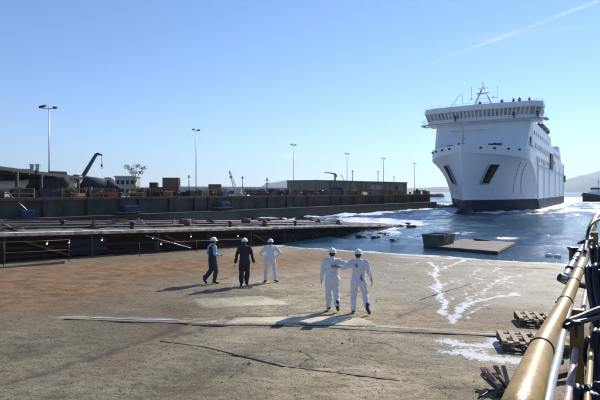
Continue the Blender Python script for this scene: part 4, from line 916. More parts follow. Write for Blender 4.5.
# continuous low railing and odds and ends
clut=[(52,'between the first mast and the rusty pipes'),(88,'between the two yellow railings'),(98,'beneath the big cylinder'),(111,'beneath the leaning cylinder'),(133,'left of the tree trunk'),(147,'right of the tree railing'),(162,'before the stack of two'),(174,'at the right foot of the stack'),(182,'left of the dark pipes'),(198,'just right of the second mast'),(209,'left of the blue hung platform'),(223,'right of the small container'),(233,'before the crane crawler'),(246,'before the thin pole'),(262,'before the utility pole'),(270,'right of the utility pole'),(279,'before the dark cable winch'),(288,'left of the third mast foot'),(297,'right of the third mast foot'),(305,'near the long building corner'),(318,'before the long building corner'),(331,'left of the jib crane'),(341,'right of the jib crane'),(357,'before the fourth mast'),(366,'right of the fourth mast'),(381,'before the fifth mast'),(389,'right of the fifth mast'),(399,'before the far corner of the building'),(422,'near the seaward end')]
for q_,(x,lab) in enumerate(clut):
    p=on_quay(x,random.uniform(1.2,4.5)); k=q_%4; rz=random.random()*3
    if k==0:
        e=empty('steel_trestle',p,rz,'dark steel trestle on the far quay '+lab,'trestle'); w_=random.uniform(1.0,1.8); h_=random.uniform(.7,1.2)
        mb=MB(); mb.bar((-w_,0,h_),(w_,0,h_),.16,.2); mb.build('top_beam',[steeld,rust,contd][q_%3],e)
        for sx_ in (-.8,.8):
            for sy_ in (-.35,.35): mb=MB(); mb.bar((sx_*w_,sy_,0),(sx_*w_,0,h_),.09,.09); mb.build('leg',steeld,e)
    elif k==1:
        e=empty('gas_bottle_rack',p,rz,'rack of upright bottles on the far quay '+lab,'rack')
        mb=MB(); mb.box((0,0,.06),(1.3,.6,.12)); mb.bar((-.62,-.28,.8),(.62,-.28,.8),.05,.05); mb.bar((-.62,.28,.8),(.62,.28,.8),.05,.05)
        for a in (-.62,.62): mb.bar((a,-.28,0),(a,-.28,1.3),.06,.06); mb.bar((a,.28,0),(a,.28,1.3),.06,.06)
        mb.build('rack_frame',[yellow_old,rust,steeld][q_%3],e)
        for i in range(4): mb=MB(); mb.lathe([(.12,.13),(.12,1.15),(.05,1.3),(.04,1.42)],(-.42+.28*i,0,0),12); mb.build('bottle',[contd,bluep,rust,greyp][i],e)
    elif k==2:
        e=empty('cable_reel',p,rz,'wooden cable reel standing on the far quay '+lab,'cable reel'); M=Matrix.Translation((0,0,.65))@Matrix.Rotation(R(90),4,'Y')
        for z0 in (-.45,.39): mb=MB(); mb.lathe([(.64,z0),(.65,z0+.02),(.65,z0+.05),(.64,z0+.06)],n=20,m=M); mb.build('flange',woodd,e)
        mb=MB(); mb.lathe([(.40,-.39),(.43,-.2),(.40,0),(.43,.2),(.40,.39)],n=18,m=M); mb.build('wound_cable',rubber,e)
    else:
        e=empty('scrap_skip',p,rz,'open scrap skip on the far quay '+lab,'skip')
        mb=MB(); mb.rings([[Vector((x_*a,y_*b,z)) for x_,y_ in ((-1,-1),(1,-1),(1,1),(-1,1))] for a,b,z in ((.8,.5,.05),(1.1,.6,.8),(1.04,.55,.8),(.98,.52,.6))],smooth=False); mb.build('skip_body',[contr,contd,bluep,rust][(q_//4)%4],e)
        for i in range(4): mb=MB(); a=Vector((random.uniform(-.7,.7),random.uniform(-.3,.3),.5)); mb.bar(a,a+Vector((random.uniform(-.6,.6),0,random.uniform(.3,.8))),.08,.06); mb.build('scrap_bar',rust,e)
# tree: thin, sparse tufts
def leafcloud(mb,c,r,n,s):
    for i in range(n):
        v = Vector((random.gauss(0,1),random.gauss(0,1),random.gauss(0,1))); v = v.normalized()*random.random()**.5
        p = c+Vector((v.x*r[0],v.y*r[1],v.z*r[2])); a = Vector((random.uniform(-1,1),random.uniform(-1,1),random.uniform(-.6,.6))).normalized()*s*random.uniform(.6,1.3); b = a.cross(Vector((random.random(),random.random(),random.random()))).normalized()*s*.45
        mb.quad(p-a,p-b*.9,p+a,p+b)
p = qd(135,88); e = empty('tree',p,0,'thin tree with sparse feathery tufts in front of the pale building','tree')
ends = [px(127,167,88)-p,px(131,169.5,88)-p,px(137,166,88.5)-p,px(143,168.5,88)-p,px(133,172.5,87.5)-p,px(140,173,88)-p]
mb = MB(); mb.tube([(0,0,0),(.05,0,1.6),(0,0,2.4)],[.16,.12,.1],8)
for q in ends: mb.tube([(0,0,2.2),Vector((q.x*.45,q.y*.4,2.2+(q.z-2.2)*.6)),q],[.08,.05,.02],6)
mb.build('trunk',bark,e)
mb = MB()
for q in ends: leafcloud(mb,q+Vector((0,0,.05)),(.8,.6,.42),120,.12)
mb.build('crown',leafm,e)
for x,bk,s,lab in ((140,4,1.0,'yellow green bush at the foot of the thin tree'),(69,3,1.0,'round green bush left of the big cylinder'),(157,2,.6,'low green weeds in front of the low brown container'),(62,5,.9,'green bush at the right end of the canopy')):
    p = on_quay(x,bk); e = empty('bush',p,0,lab,'bush'); mb = MB()
    for i in range(5): leafcloud(mb,Vector((random.uniform(-.7,.7)*s,random.uniform(-.5,.5),(.5+random.random()*.6)*s)),(.7*s,.6*s,.5*s),180,.11)
    mb.build('foliage',leafd,e); mb = MB()
    for i in range(5): mb.tube([(0,0,0),(random.uniform(-.5,.5)*s,random.uniform(-.4,.4),.8*s)],[.04,.015],5)
    mb.build('stem',bark,e)

# ------------------------------------------------------------------ floating things
p = gp(478,245); zt = .17
A_ = [px(437,241.5,0.1)]
def wp(x,y,z): d = (CZ-z)*F/(y-HY); return Vector(((x-300)/F*d,d,z))
poly = [wp(435,247,zt),wp(498,252.3,zt),wp(516,243,zt),wp(462,239.5,zt)]
e = empty('floating_raft',(poly[0]+poly[2])/2,0,'flat rust brown steel raft floating near the slab edge','raft'); o=e.location.copy()
mb = MB(); mb.rings([[v-o-Vector((0,0,.7)) for v in poly],[v-o for v in poly]],smooth=False); mb.build('raft_hull',steeld,e)
mb = MB(); ins = [ (v-o)*.985 for v in poly]; mb.rings([[v+Vector((0,0,.003)) for v in ins],[v+Vector((0,0,.06)) for v in ins]],smooth=False)
mb.build('raft_deck',mat('raft_deck_steel',(.12,.09,.065),.8,0,.5,1.1,.4,stain=.6,bscale=8),e)
mb = MB(); q = poly[2].lerp(poly[3],.4)-o; mb.bar(q,q+Vector((-1.6,0.3,.18)),.16,.16); mb.build('lashed_beam',steeld,e)
q = [wp(424,246.5,.0),wp(444,248,.0)]; c = (q[0]+q[1])/2
e = empty('steel_box',c,math.atan2((q[1]-q[0]).y,(q[1]-q[0]).x),'dark open steel box with sloping sides in the water beside the raft','steel box'); Lb=(q[1]-q[0]).length
mb = MB(); a=Lb/2; prof=[[Vector((sx_*a*k,sy_*1.0*k+.9,z)) for sx_,sy_ in ((-1,-1),(1,-1),(1,1),(-1,1))] for k,z in ((.9,-.5),(1.12,1.02),(1.04,1.02),(1.0,.7))]
mb.rings(prof,smooth=False); mb.build('box_shell',mat('box_grey_paint',(.11,.12,.11),.7,0,.5,1.2,.2,stain=.6),e)
mb = MB(); mb.bar((-a*1.14,-.16,1.0),(a*1.14,-.16,1.0),.08,.12); mb.build('rim',steel,e)
def flot(x,y,w,h,label,m1=steeld):
    p = wp(x,y,.02); mb = MB(); n=7
    rs=[]
    for k,(s,z) in enumerate(((1,-.2),(1.02,h*.4),(.75,h))):
        rs.append([Vector((w/2*s*math.cos(6.283*i/n)*(1+.25*math.sin(i*3.1+x)),.8*s*math.sin(6.283*i/n)*.6,z*(1+.3*math.sin(i*2.3+y)))) for i in range(n)])
    mb.rings(rs,smooth=False)
    for i in range(3): a=Vector((random.uniform(-w/2,w/2)*.8,random.uniform(-.3,.3),h*.8)); mb.bar(a,a+Vector((random.uniform(-.9,.9),random.uniform(-.3,.3),random.uniform(-.02,.10))),.12,.06)
    mb.build('flotsam',m1,loc=p,label=label,cat='flotsam')
for a in ((303,222.5,2.6,.75,'dark floating block between the jetty and the far quay, right of the baulk'),(270,222,4.6,.5,'long dark floating baulk behind the standing man in white'),(256,222.3,2.2,.35,'short dark float at the left end of the floating baulk'),
    (397,226.3,1.6,.2,'thin dark plank floating off the jetty tip'),(412,226.8,1.4,.2,'flat dark plank floating right of the thin one'),(408,223.8,.7,.15,'tiny dark float behind the planks'),(362,236.5,1.3,.15,'dark flat float in the shallows left of the low float'),(377,238,1.2,.18,'dark low float in the shallows in front of the jetty tip'),(382,235.3,1.8,.22,'dark wide float just below the jetty tip'),(394,240.5,.7,.12,'small dark float between the shallows and the steel box')):
    flot(*a)
for x,y,lab in ((549,256,'small white float near the raft, left one of two'),(557.5,257,'small white float near the pipe rail, right one of two')):
    mb = MB(); mb.ell((0,0,.05),(.28,.16,.14),n=10,k=6); mb.build('float',sandw,loc=wp(x,y,0),label=lab,cat='float')

# ------------------------------------------------------------------ ferry
ship = empty('ferry',SC,R(238.6),'large white ferry coming in bow first with a dark waterline','ferry')
def stem(z): return float(np.interp(z,[-2,0,2.4,8,12,14],[16.6,17.4,18.0,18.6,19.0,19.1]))
def zk(s): return float(np.interp(s,[-16,-14,-11.5,-8,-3,3,9,19],[.3,2.2,5.2,8.0,10.2,11.3,11.8,12.3]))
def bdeck(s): t=min(1,max(0,(19-s)/17)); b=10.4*(1-(1-t)**1.75); return b*(1-.12*((-95-s)/24)**2 if s<-95 else 1)
def bwl(s): t=min(1,max(0,(18.2-s)/40)); return min(bdeck(s),10.4*(.15*t+.85*t*t*(3-2*t)) if s>-21.8 else 10.4)
def hb(s,z):    # half breadth: concave flare below a sharp knuckle line
    k=zk(s)
    if z>=k: return bdeck(s)
    x=min(1,(k-z)/k) if z>0 else 1; return bdeck(s)-(bdeck(s)-bwl(s))*x**.72
def Ez(z): return 17.0
DS=[0,.15,.4,.8,1.3,2,3,4,5.2,6.5,8,9.5,11,12.5,14,15.5,17,18.5,20,21.5,23,24.5,26,27.5,29,30.5,32,33.5,35,38,42,50,60,80,100,114,126,138]
RV=[0,.12,.24,.34,.44,.54,.63,.71,.78,.84,.9,.95,.985]
mb = MB(); V={}
for side in (-1,1):
    for j_,d_ in enumerate(DS):
        sn=19-d_; k=zk(sn); zs=[-2+(k+2)*f for f in RV]+[k]+[k+(12.8-k)*f for f in (.02,.35,.7,1)]+[13.3,13.8]
        for i_,z in enumerate(zs):
            s_a=sn+(stem(z)-19)*math.exp(-d_/9); b=hb(sn,z) if i_!=13 else bdeck(sn)
            V[side,i_,j_]=mb.b.verts.new((s_a,side*b if d_ else 0,z))
nr=len(zs)
for side in (-1,1):
    for j_ in range(len(DS)-1):
        for i_ in range(nr-1):
            f=mb.b.faces.new((V[side,i_,j_],V[side,i_+1,j_],V[side,i_+1,j_+1],V[side,i_,j_+1])); f.smooth=True
n=len(DS)-1
for i_ in range(nr-1): mb.b.faces.new((V[-1,i_,n],V[-1,i_+1,n],V[1,i_+1,n],V[1,i_,n]))
bmesh.ops.remove_doubles(mb.b,verts=mb.b.verts,dist=.0005)
for e_ in mb.b.edges:      # crease the knuckle
    a_,b_=e_.verts; m_=(a_.co+b_.co)/2
    if abs(a_.co.z-zk(19 if a_.co.x>19 else a_.co.x))<.12 and abs(b_.co.z-zk(19 if b_.co.x>19 else b_.co.x))<.12 and a_.co.x>-15 and abs(a_.co.y)>.01: e_.smooth=False
    if abs(a_.co.y)<1e-4 and abs(b_.co.y)<1e-4: e_.smooth=False
hm=bpy.data.materials.new('hull_paint'); nt_,N_,L_,B_=nodes(hm); g_=G(nt_); P_=g_.pos()
sp_=N_.new('ShaderNodeSeparateXYZ'); L_.new(P_,sp_.inputs[0]); z_=sp_.outputs['Z']
br=N_.new('ShaderNodeTexNoise'); br.inputs['Scale'].default_value=1.0; br.inputs['Detail'].default_value=6; L_.new(g_.map(P_,(1.2,1.2,.10)),br.inputs['Vector'])
col_=g_.mix(g_.rng(br.outputs['Fac'],.50,.75,0,.35),(.78,.80,.82),(.56,.58,.58))
rs_=g_.noise(g_.map(P_,(2.2,2.2,.16)),1.6,6,.7); col_=g_.mix(g_.mt('MULTIPLY',g_.rng(rs_,.62,.78,0,.55),g_.rng(z_,2.7,9,1,.25)),col_,(.38,.26,.17))
frac=g_.mt('FRACT',g_.mt('DIVIDE',z_,2.35)); seam_=g_.rng(g_.mt('ABSOLUTE',g_.mt('SUBTRACT',frac,.5)),.0,.022,.32,0)
col_=g_.mix(seam_,col_,(.50,.52,.54))
nb=g_.noise(P_,.8,5,.6); boot=g_.rng(g_.mt('ADD',z_,g_.mt('MULTIPLY',g_.mt('SUBTRACT',nb,.5),.06)),2.72,2.78,1,0)
col_=g_.mix(boot,col_,g_.mix(g_.rng(g_.noise(P_,1.2,6,.7),.4,.65),(.003,.009,.034),(.008,.013,.034))); L_.new(col_,B_.inputs['Base Color'])
B_.inputs['Roughness'].default_value=.42; L_.new(g_.rng(boot,0,1,.5,.06),B_.inputs['Specular IOR Level'])
bp_=N_.new('ShaderNodeBump'); bp_.inputs['Distance'].default_value=.06; bp_.inputs['Strength'].default_value=.5; L_.new(g_.mt('ADD',g_.noise(P_,.55,3,.5),g_.mt('MULTIPLY',seam_,-.4)),bp_.inputs['Height']); L_.new(bp_.outputs[0],B_.inputs['Normal'])
mb.build('hull',hm,ship)
mb = MB(); mb.ell((16.0,0,-.45),(5.6,1.6,1.9),n=20,k=14); mb.build('bulbous_bow',navy,ship)
# foredeck
pts=[18.9-.3*k for k in range(57)]; poly=[(s,hb(s,12.9)-.05) for s in pts[1:]]; poly=[(18.9,0)]+poly+[(-118,9)]+[(-118,-9)]+[(s,-b) for s,b in poly[::-1]]
mb = MB(); mb.prism(poly,12.5,12.9); mb.build('foredeck',greyp,ship)
# superstructure: lower house with raked front
def house(z0,z1,sf0,sf1,sb,w0,w1,name,m=whitep):
    mb=MB(); 
    def ring(z,sf,w): return [Vector(v) for v in ((sf,-w+1.2,z),(sf-1.5,-w,z),(-10,-10.42 if z<22 else -w,z),(sb,-10.42,z),(sb,10.42,z),(-10,10.42 if z<22 else w,z),(sf-1.5,w,z),(sf,w-1.2,z),(sf+.7,0,z))]
    mb.rings([ring(z0,sf0,w0),ring(z1,sf1,w1)],smooth=False); return mb.build(name,m,ship)
house(12.9,20.4,5.6,1.2,-46,9.7,10.38,'superstructure')
house(12.91,18.0,-46.05,-46.05,-82,10.38,10.38,'aft_superstructure') if False else None
mb=MB(); mb.box((-64,0,15.45),(36,20.84,5.1)); mb.build('aft_house',whitep,ship)
mb=MB(); mb.box((-94,0,13.9),(24,20.4,2.2)); mb.box((-112.4,0,12.2),(12.8,18.4,1.4)); mb.build('stern_house',whitep,ship)
mb=MB(); mb.rings([[Vector((x,y,z)) for x,y in ((-79-k,-w),(-79-k,w),(-89+k*.3,w),(-89+k*.3,-w))] for z,k,w in ((15,0,10.3),(20.6,1.8,9.8))],smooth=False); mb.build('funnel',whitep,ship)
for y in (-6,-3,3,6): mb=MB(); mb.tube([(-84,y,20.4),(-84.3,y,21.6)],.5,10); mb.build('exhaust_pipe',steeld,ship)
# upper side deck, lifeboats
mb=MB(); mb.box((-20,0,20.75),(40,19.6,.7)); mb.build('upper_deck',whitep,ship)
for i in range(3):
    for sd_ in (-1,1):
        mb=MB(); M=Matrix.Translation((-25-7.2*i,sd_*9.7,21.6)); mb.ell((0,0,0),(2.9,1.0,.9),m=M,n=12,k=8); mb.box((-25-7.2*i,sd_*9.7,22.3),(2.6,1.2,.5),bev=.15); b_=mb.build('lifeboat',mat('lifeboat_dark',(.10,.09,.09),.5,0,.2,1,0),ship)
# bridge
def bring(s,w,z): return [Vector(v) for v in ((s-5.5,-w,z),(s-1.6,-w,z),(s,-w+2.2,z),(s+.9,0,z),(s,w-2.2,z),(s-1.6,w,z),(s-5.5,w,z))]
mb=MB(); mb.rings([bring(2.0,12.3,20.0),bring(2.3,12.6,20.5)],smooth=False); mb.build('bridge_floor',whitep,ship)
mb=MB(); mb.rings([bring(2.0,12.2,20.5),bring(2.1,12.3,21.2)],smooth=False); mb.build('bridge_apron',whitep,ship)
mb=MB(); mb.rings([bring(2.0,12.2,21.2),bring(2.55,12.55,22.7)],smooth=False); bw=mb.build('bridge_windows',winfr,ship)
mb=MB(); mb.rings([bring(2.9,12.8,22.7),bring(3.0,12.9,23.35)],smooth=False); mb.build('bridge_roof',whitep,ship)
lo=bring(2.07,12.24,21.2); hi=bring(2.62,12.6,22.7)
for k in range(6):
    n=2 if k in (0,5,1,4) else 12
    for i in range(n+(k==5)):
        a=lo[k].lerp(lo[k+1],i/n); b=hi[k].lerp(hi[k+1],i/n); mb=MB(); mb.bar(a,b,.26,.16); mb.build('window_mullion',whitep,bw)

mb=MB(); mb.rings([bring(2.85,12.75,23.35),bring(2.85,12.75,23.95),bring(2.7,12.6,23.95),bring(2.7,12.6,23.36)],cap=False,smooth=False); mb.build('roof_parapet',whitep,ship)
mb=MB(); rr_=bring(2.4,12.7,23.4)
for h in (.55,1.05):
    for k in range(6): mb.bar(rr_[k]+Vector((0,0,h)),rr_[k+1]+Vector((0,0,h)),.06,.06)
for k in range(6):
    n=2 if k in (0,5,1,4) else 6
    for i in range(n): a=rr_[k].lerp(rr_[k+1],i/n); mb.bar(a,a+Vector((0,0,1.1)),.06,.06)
mb.build('roof_rail',whitep,ship)
# catwalk in front of the bridge
mb=MB(); c0=bring(3.3,13.3,20.15)
for k in range(6): mb.bar(c0[k],c0[k+1],.9,.12)
for h in (.5,1.0):
    for k in range(6): mb.bar(c0[k]+Vector((.4,0,h)),c0[k+1]+Vector((.4,0,h)),.05,.05)
mb.build('bridge_catwalk',greyp,ship)
# mast
mast_=[]
mb=MB(); b0=Vector((-1.5,0,23.4))
for sx_ in (-.7,.7):
    for sy_ in (-2.4,2.4): mb.tube([b0+Vector((sx_,sy_,0)),b0+Vector((sx_*.3,sy_*.12,4.8))],.085,6)
for z,w in ((1.6,1.6),(2.6,3.3),(3.6,1.2)): mb.bar(b0+Vector((0,-w,z)),b0+Vector((0,w,z)),.08,.08)
mb.tube([b0+Vector((0,0,4.6)),b0+Vector((0,0,6.6))],.06,6); mb.bar(b0+Vector((0,-1.1,5.0)),b0+Vector((0,1.1,5.0)),.1,.1)
mb.bar(b0+Vector((.4,-1.4,3.8)),b0+Vector((.4,1.4,3.8)),.25,.2)
mb.tube([b0+Vector((0,-2.6,2.6)),b0+Vector((0,-2.6,5.6))],.04,5); mb.tube([b0+Vector((0,3.1,2.6)),b0+Vector((0,3.1,5.4))],.04,5)
mb.tube([b0+Vector((0,-4.5,0)),b0+Vector((0,-4.7,4.3))],.04,5); rm=mb.build('radar_mast',steel,ship)
for y,z in ((-2.6,2.9),(2.2,2.9),(0,5.3)):
    mb=MB(); mb.ell(tuple(b0+Vector((0,y,z))),(.22,.22,.26),n=10,k=7); mb.build('radome',whitep,rm)
mb=MB(); mb.tube([(2.5,-7.0,23.2),(2,-4.2,27)],.05,5); mb.build('flag_line',steeld,ship)
mb=MB(); mb.tube([(17.5,0,12.9),(17.5,0,19.6)],[.16,.09],8); mb.bar((17.5,-.9,17.9),(17.5,.9,17.9),.1,.1); mb.bar((17.5,-.5,15),(17.5,.5,15),.3,.2); mb.build('bow_mast',greyp,ship)
# anchor pockets: dark sloping rectangles sunk on the flare
def onhull(s,z,side,off): 
    b=hb(s,z); p=Vector((s,side*b,z)); ds=Vector((.1,side*(hb(s+.1,z)-b),0)); dz=Vector((0,side*(hb(s,z+.1)-b)+ (0),.1)); n_=ds.cross(dz).normalized()
    if n_.y*side<0: n_=-n_
    return p+n_*off
for side in (-1,1):
    mb=MB(); Nn=8; g1=[]
    def grid(off,s_a,s_b,z_a,z_b,shift,name,m):
        mb=MB(); V2=[[mb.b.verts.new(onhull(s_a+(s_b-s_a)*i/Nn+shift*j/Nn, z_a+(z_b-z_a)*j/Nn, side, off)) for j in range(Nn+1)] for i in range(Nn+1)]
        for i in range(Nn):
            for j in range(Nn): mb.b.faces.new((V2[i][j],V2[i+1][j],V2[i+1][j+1],V2[i][j+1]))
        r=bmesh.ops.solidify(mb.b,geom=mb.b.faces[:],thickness=.05)
        return mb.build(name,m,ship)
    ap=grid(.16,13.4,10.9,6.1,10.1,-.3,'anchor_pocket',darkin)
    # frame around the pocket and the anchor
    mb=MB(); cs=[(13.4,6.1),(10.9,6.1),(10.6,10.1),(13.1,10.1),(13.4,6.1)]
    for (s0,z0),(s1,z1) in zip(cs,cs[1:]):
        P_=[onhull(s0+(s1-s0)*k/6,z0+(z1-z0)*k/6,side,.18) for k in range(7)]; mb.tube(P_,.12,6)
    mb.build('pocket_frame',greyp,ap)
    mb=MB(); q=onhull(12.1,6.9,side,.34); t_=onhull(11.9,9.4,side,.34); mb.tube([q,t_],.16,8); r1=onhull(12.9,7.4,side,.36); r2=onhull(11.4,7.4,side,.36); mb.tube([r1,q,r2],[.1,.25,.1],8); mb.build('anchor',steeld,ap)
    for (s0,z0,s1,z1) in ((5,10.8,-1,4.2),(2,10.6,-5,4.0)):
        mb=MB(); mb.tube([onhull(s0+(s1-s0)*k/10,z0+(z1-z0)*k/10,side,.06) for k in range(11)],.05,5); mb.build('weld_seam',greyp,ship)
# fairleads / bulwark dots and deck gear
for side in (-1,1):
    for s in (16,13.5,10.5,7.5):
        mb=MB(); q=onhull(s,13.2,side,.14); mb.ell(tuple(q),(.28,.28,.2),n=10,k=6); mb.build('fairlead',darkin,ship)
mb=MB(); mb.box((9,-4,13.7),(2.2,1.6,1.6),bev=.1); mb.tube([(9,-5.4,13.9),(9,-2.6,13.9)],.7,12); mb.build('mooring_winch',steeld,ship)
mb=MB(); mb.box((9,4.5,13.7),(2.2,1.6,1.6),bev=.1); mb.tube([(9,3.2,13.9),(9,5.8,13.9)],.7,12); mb.build('mooring_winch',steeld,ship)
# front hand rail line
mb=MB(); mb.bar((4.6,-6,18.1),(4.6,4.5,18.1),.08,.1); mb.build('front_rail',greyp,ship)
# side windows
def swin(s,z,w,h,side=1,m=winm,name='window',y=10.44):
    mb=MB(); mb.box((s,side*(y-.01),z),(w+.16,.1,h+.16)); f_=mb.build(name+'_frame',greyp,ship); mb=MB(); mb.box((s,side*(y+.03),z),(w,.1,h),bev=.03); return mb.build('pane',m,f_)
for s in (-1.0,-3.4):
    for side in (-1,1): swin(s,15.6,1.3,1.9,side,y=10.36)
for s in np.arange(-8,-44,-2.5): swin(float(s),15.2,1.3,1.1)
for s in np.arange(-6,-42,-4): swin(float(s),18.0,.9,.8)
for s in np.arange(-10,-44,-5): swin(float(s),12.2,.8,.8,y=10.56)
for s in np.arange(-54,-100,-4): swin(float(s),13.6,1.6,1.0,y=10.56 if s>-80 else 10.3) if s>-60 else None
for s in np.arange(-56,-80,-3.2): swin(float(s),16.2,1.4,1.0)
for s in (-100,-103): swin(s,14.0,1.2,.8,y=10.2)
mb=MB(); mb.box((-46.5,10.5,13.3),(8,.4,4.6)); mb.build('side_opening',darkin,ship)
mb=MB(); mb.box((-104,10.2,9.5),(7,.9,2.6)); mb.build('side_opening',darkin,ship)
for s in (-12,-26,-40,-60,-78,-96):
    mb=MB(); mb.bar((s,10.46,2.4),(s,10.46,12.5),.25,.12); mb.build('rubbing_strake',whitep,ship)
mb=MB(); mb.bar((-10,10.48,10.9),(-92,10.48,10.9),.12,.3); mb.build('belting',greyp,ship)
# draught lettering band left out: not legible

# ------------------------------------------------------------------ tug
p = Vector((136,226,0)); e = empty('tugboat',p,R(200),'dark blue tugboat with a white wheelhouse at the right edge','tugboat')
mb=MB(); rs=[]
for i in range(15):
    s=i/14; x=-11+22*s; w=3.9*math.sin(math.pi/2*min(1,(1-s)*2.4+.001))**.7; tz=2.1+1.9*max(0,(s-.35)/.65)**1.8
    rs.append([Vector((x+(.0),-w,tz)),Vector((x,-w*.92,.2)),Vector((x-1.2*s,0,-.6)),Vector((x,w*.92,.2)),Vector((x,w,tz)),Vector((x,w*.9,tz-.7)),Vector((x,-w*.9,tz-.7))])
mb.rings(rs); mb.build('hull',navy,e)
mb=MB(); mb.box((1.5,0,3.2),(8,4.6,2.4),bev=.1); mb.build('deckhouse',whitep,e)
mb=MB(); mb.box((2.5,0,5.4),(3.6,3.4,2.2),bev=.1); mb.build('wheelhouse',whitep,e)
mb=MB(); mb.box((2.5,0,5.8),(3.66,3.46,.8)); mb.build('wheelhouse_windows',winm,e)
mb=MB(); mb.tube([(1.5,0,6.4),(1.5,0,10.8)],[.14,.06],8); mb.bar((1.5,-1.1,8.6),(1.5,1.1,8.6),.1,.1); mb.bar((1.5,-.7,9.6),(1.5,.7,9.6),.1,.1); mb.build('mast',steel,e)
mb=MB(); mb.tube([(-1.5,1.2,4.3),(-1.5,1.2,6.4)],.4,10); mb.tube([(-1.5,-1.2,4.3),(-1.5,-1.2,6.4)],.4,10); mb.build('funnel',steeld,e)
mb=MB(); 
for i in range(7):
    a=-1.2+.4*i; mb.ell((10.3-abs(a)*.5,a*1.2,2.9),(.35,.35,.5),n=8,k=5)
mb.build('bow_fender',rubber,e)

# ------------------------------------------------------------------ far land
def ridge(name,pts,depth,d0,seed,label=None):
    # pts: (pixel x, height px above horizon) at distance d0
    xs_=np.linspace(pts[0][0],pts[-1][0],160); hs=np.interp(xs_,[a for a,_ in pts],[b for _,b in pts])
    v=np.linspace(0,1,22); Xp=[];Zp=[];Yp=[]
    A_,Vv=np.meshgrid(xs_,v,indexing='ij'); D=d0+depth*Vv; prof=np.sin(np.pi*Vv)**.9
    H_=np.interp(A_,xs_,hs); Xw=(A_-300)/F*D
    zz=(CZ+H_*(d0+depth*.5)/F)*prof*(.80+.40*fbm(A_*.05+seed,Vv*4+seed,5))*(1+.05*(fbm(A_*.4+seed,Vv*9,3)-.5)) - 3*(1-prof)
    o=gridmesh(name,Xw,D,zz,{},mtn,'structure'); return o
ridge('hills',[(256,0),(262,5),(268,9),(275,9.5),(284,11.5),(300,11),(312,10.5),(330,8),(350,5),(380,3.2),(410,3.5),(440,4.5),(470,3.5),(500,3),(540,5),(560,7.5),(575,9),(590,12)],900,5900,3)
ridge('hills',[(530,1.5),(556,9),(572,13),(590,17.5),(610,22),(640,28),(700,30),(800,22)],1300,7000,21)
ridge('hills',[(-200,3),(-50,4),(60,2.5),(150,3),(215,2.2),(262,2)],700,6600,40)
mb=MB()
for i in range(420):
    f=random.random(); a=Vector((-160,560,0)).lerp(Vector((118,430,0)),f); r=random.uniform(1.6,3.6); mb.ell(a+Vector((random.uniform(-5,5),random.uniform(-5,5),random.uniform(-.5,1.5+1.2*(f<.7)))),(r*1.3,r,r*.7),n=6,k=4)
mb.build('breakwater',rockm,label='distant dark rock breakwater along the horizon between quay and ferry',cat='breakwater',kind='stuff')

# ------------------------------------------------------------------ foreground pipe rail (photographer's platform edge)
RA=az(31.2); RN=Vector((RA.y,-RA.x,0))
def pd(x,y,d): return px(x,y,d)
deck = MB(); dz=2.72
def rp(t,n,z): p=RA*t+RN*n; return Vector((p.x,p.y,z))
deck.prism([tuple(rp(-6,.02,0)[:2]),tuple(rp(26,.02,0)[:2]),tuple(rp(26,9,0)[:2]),tuple(rp(-6,9,0)[:2])],-1,dz); deck.build('platform',quayc,kind='structure',label='raised concrete platform beside the slab')
main=[pd(478,530,.95),pd(494,478,1.12),pd(510,436,1.27),pd(523.5,400,1.42),pd(541,350,2.30),pd(553,326,2.95),pd(565,303,3.9),pd(577,275,5.3),pd(584.5,257,6.7),pd(589,241,7.3),pd(592,228,7.6),pd(597,217.5,8.0),pd(607,211,8.6),pd(625,208,9.5)]
def smooth_path(P_,n=6):
    out=[]
    for i in range(len(P_)-1):
        p0=P_[max(i-1,0)];p1=P_[i];p2=P_[i+1];p3=P_[min(i+2,len(P_)-1)]
        for k in range(n):
            t=k/n; out.append(.5*((2*p1)+(p2-p0)*t+(2*p0-5*p1+4*p2-p3)*t*t+(3*p1-p0-3*p2+p3)*t**3))
    return out+[P_[-1]]
railroot=empty('pipe_rail',rp(2,-.15,dz),0,'thick glossy yellow pipe handrail with ochre posts running away at the right','handrail'); ro=railroot.location.copy()
# true-size radii (about 5 cm), straightened by spacing in depth
mp=smooth_path(main); mb=MB(); mb.tube([p-ro for p in mp],.0515,32); mb.build('top_pipe',yellow,railroot)
def at_y(y): 
    best=min(range(len(mp)),key=lambda i:abs((HY+(CZ-mp[i].z)/mp[i].y*F)-y)); i=max(1,min(len(mp)-2,best)); return mp[i],(mp[i+1]-mp[i-1]).normalized()
for y in (352,303,283,271,258,247,236,226):
    p_,t_=at_y(y); M=Matrix.Translation(p_-ro)@t_.to_track_quat('Z','Y').to_matrix().to_4x4(); mb=MB()
    mb.lathe([(.052,-.006),(.057,-.007),(.0575,.007),(.052,.006)],n=28,m=M); mb.box(None,(.02,.014,.018),m=M@Matrix.Translation((0.058,.0,0))@Matrix.Rotation(.3,4,'Z')); 
    mb.build('cable_tie',blackp,railroot)
def post(x,ytop,d,w,name='post'):
    a=pd(x,ytop,d)-ro; mb=MB(); mb.box(None,(w,w*.7,a.z+.0-(dz-ro.z)+.0),m=Matrix.Translation((a.x,a.y,(a.z+(dz-ro.z))/2))@Matrix.Rotation(R(-31),4,'Z'),bev=.004); mb.build(name,ochre,railroot)
    mb=MB(); mb.box(None,(w*1.7,w*1.5,.012),m=Matrix.Translation((a.x,a.y,dz-ro.z+.01))@Matrix.Rotation(R(-31),4,'Z')); mb.build('base_plate',ochre,railroot)
post(577,309,3.75,.095); post(594.5,232,7.4,.10); post(607,216,10.5,.11)
def trk(pts,r,name,m,parent,n=14): mb=MB(); mb.tube([p-ro for p in smooth_path(pts)],r,n); return mb.build(name,m,parent)
trk([rp(t,-.17,3.32) for t in (.6,2,4,7,12)],.024,'mid_pipe',pink,railroot)
trk([rp(t,-.06,3.55) for t in (.6,2,4,7,10)],.016,'thin_pipe',yellow,railroot)
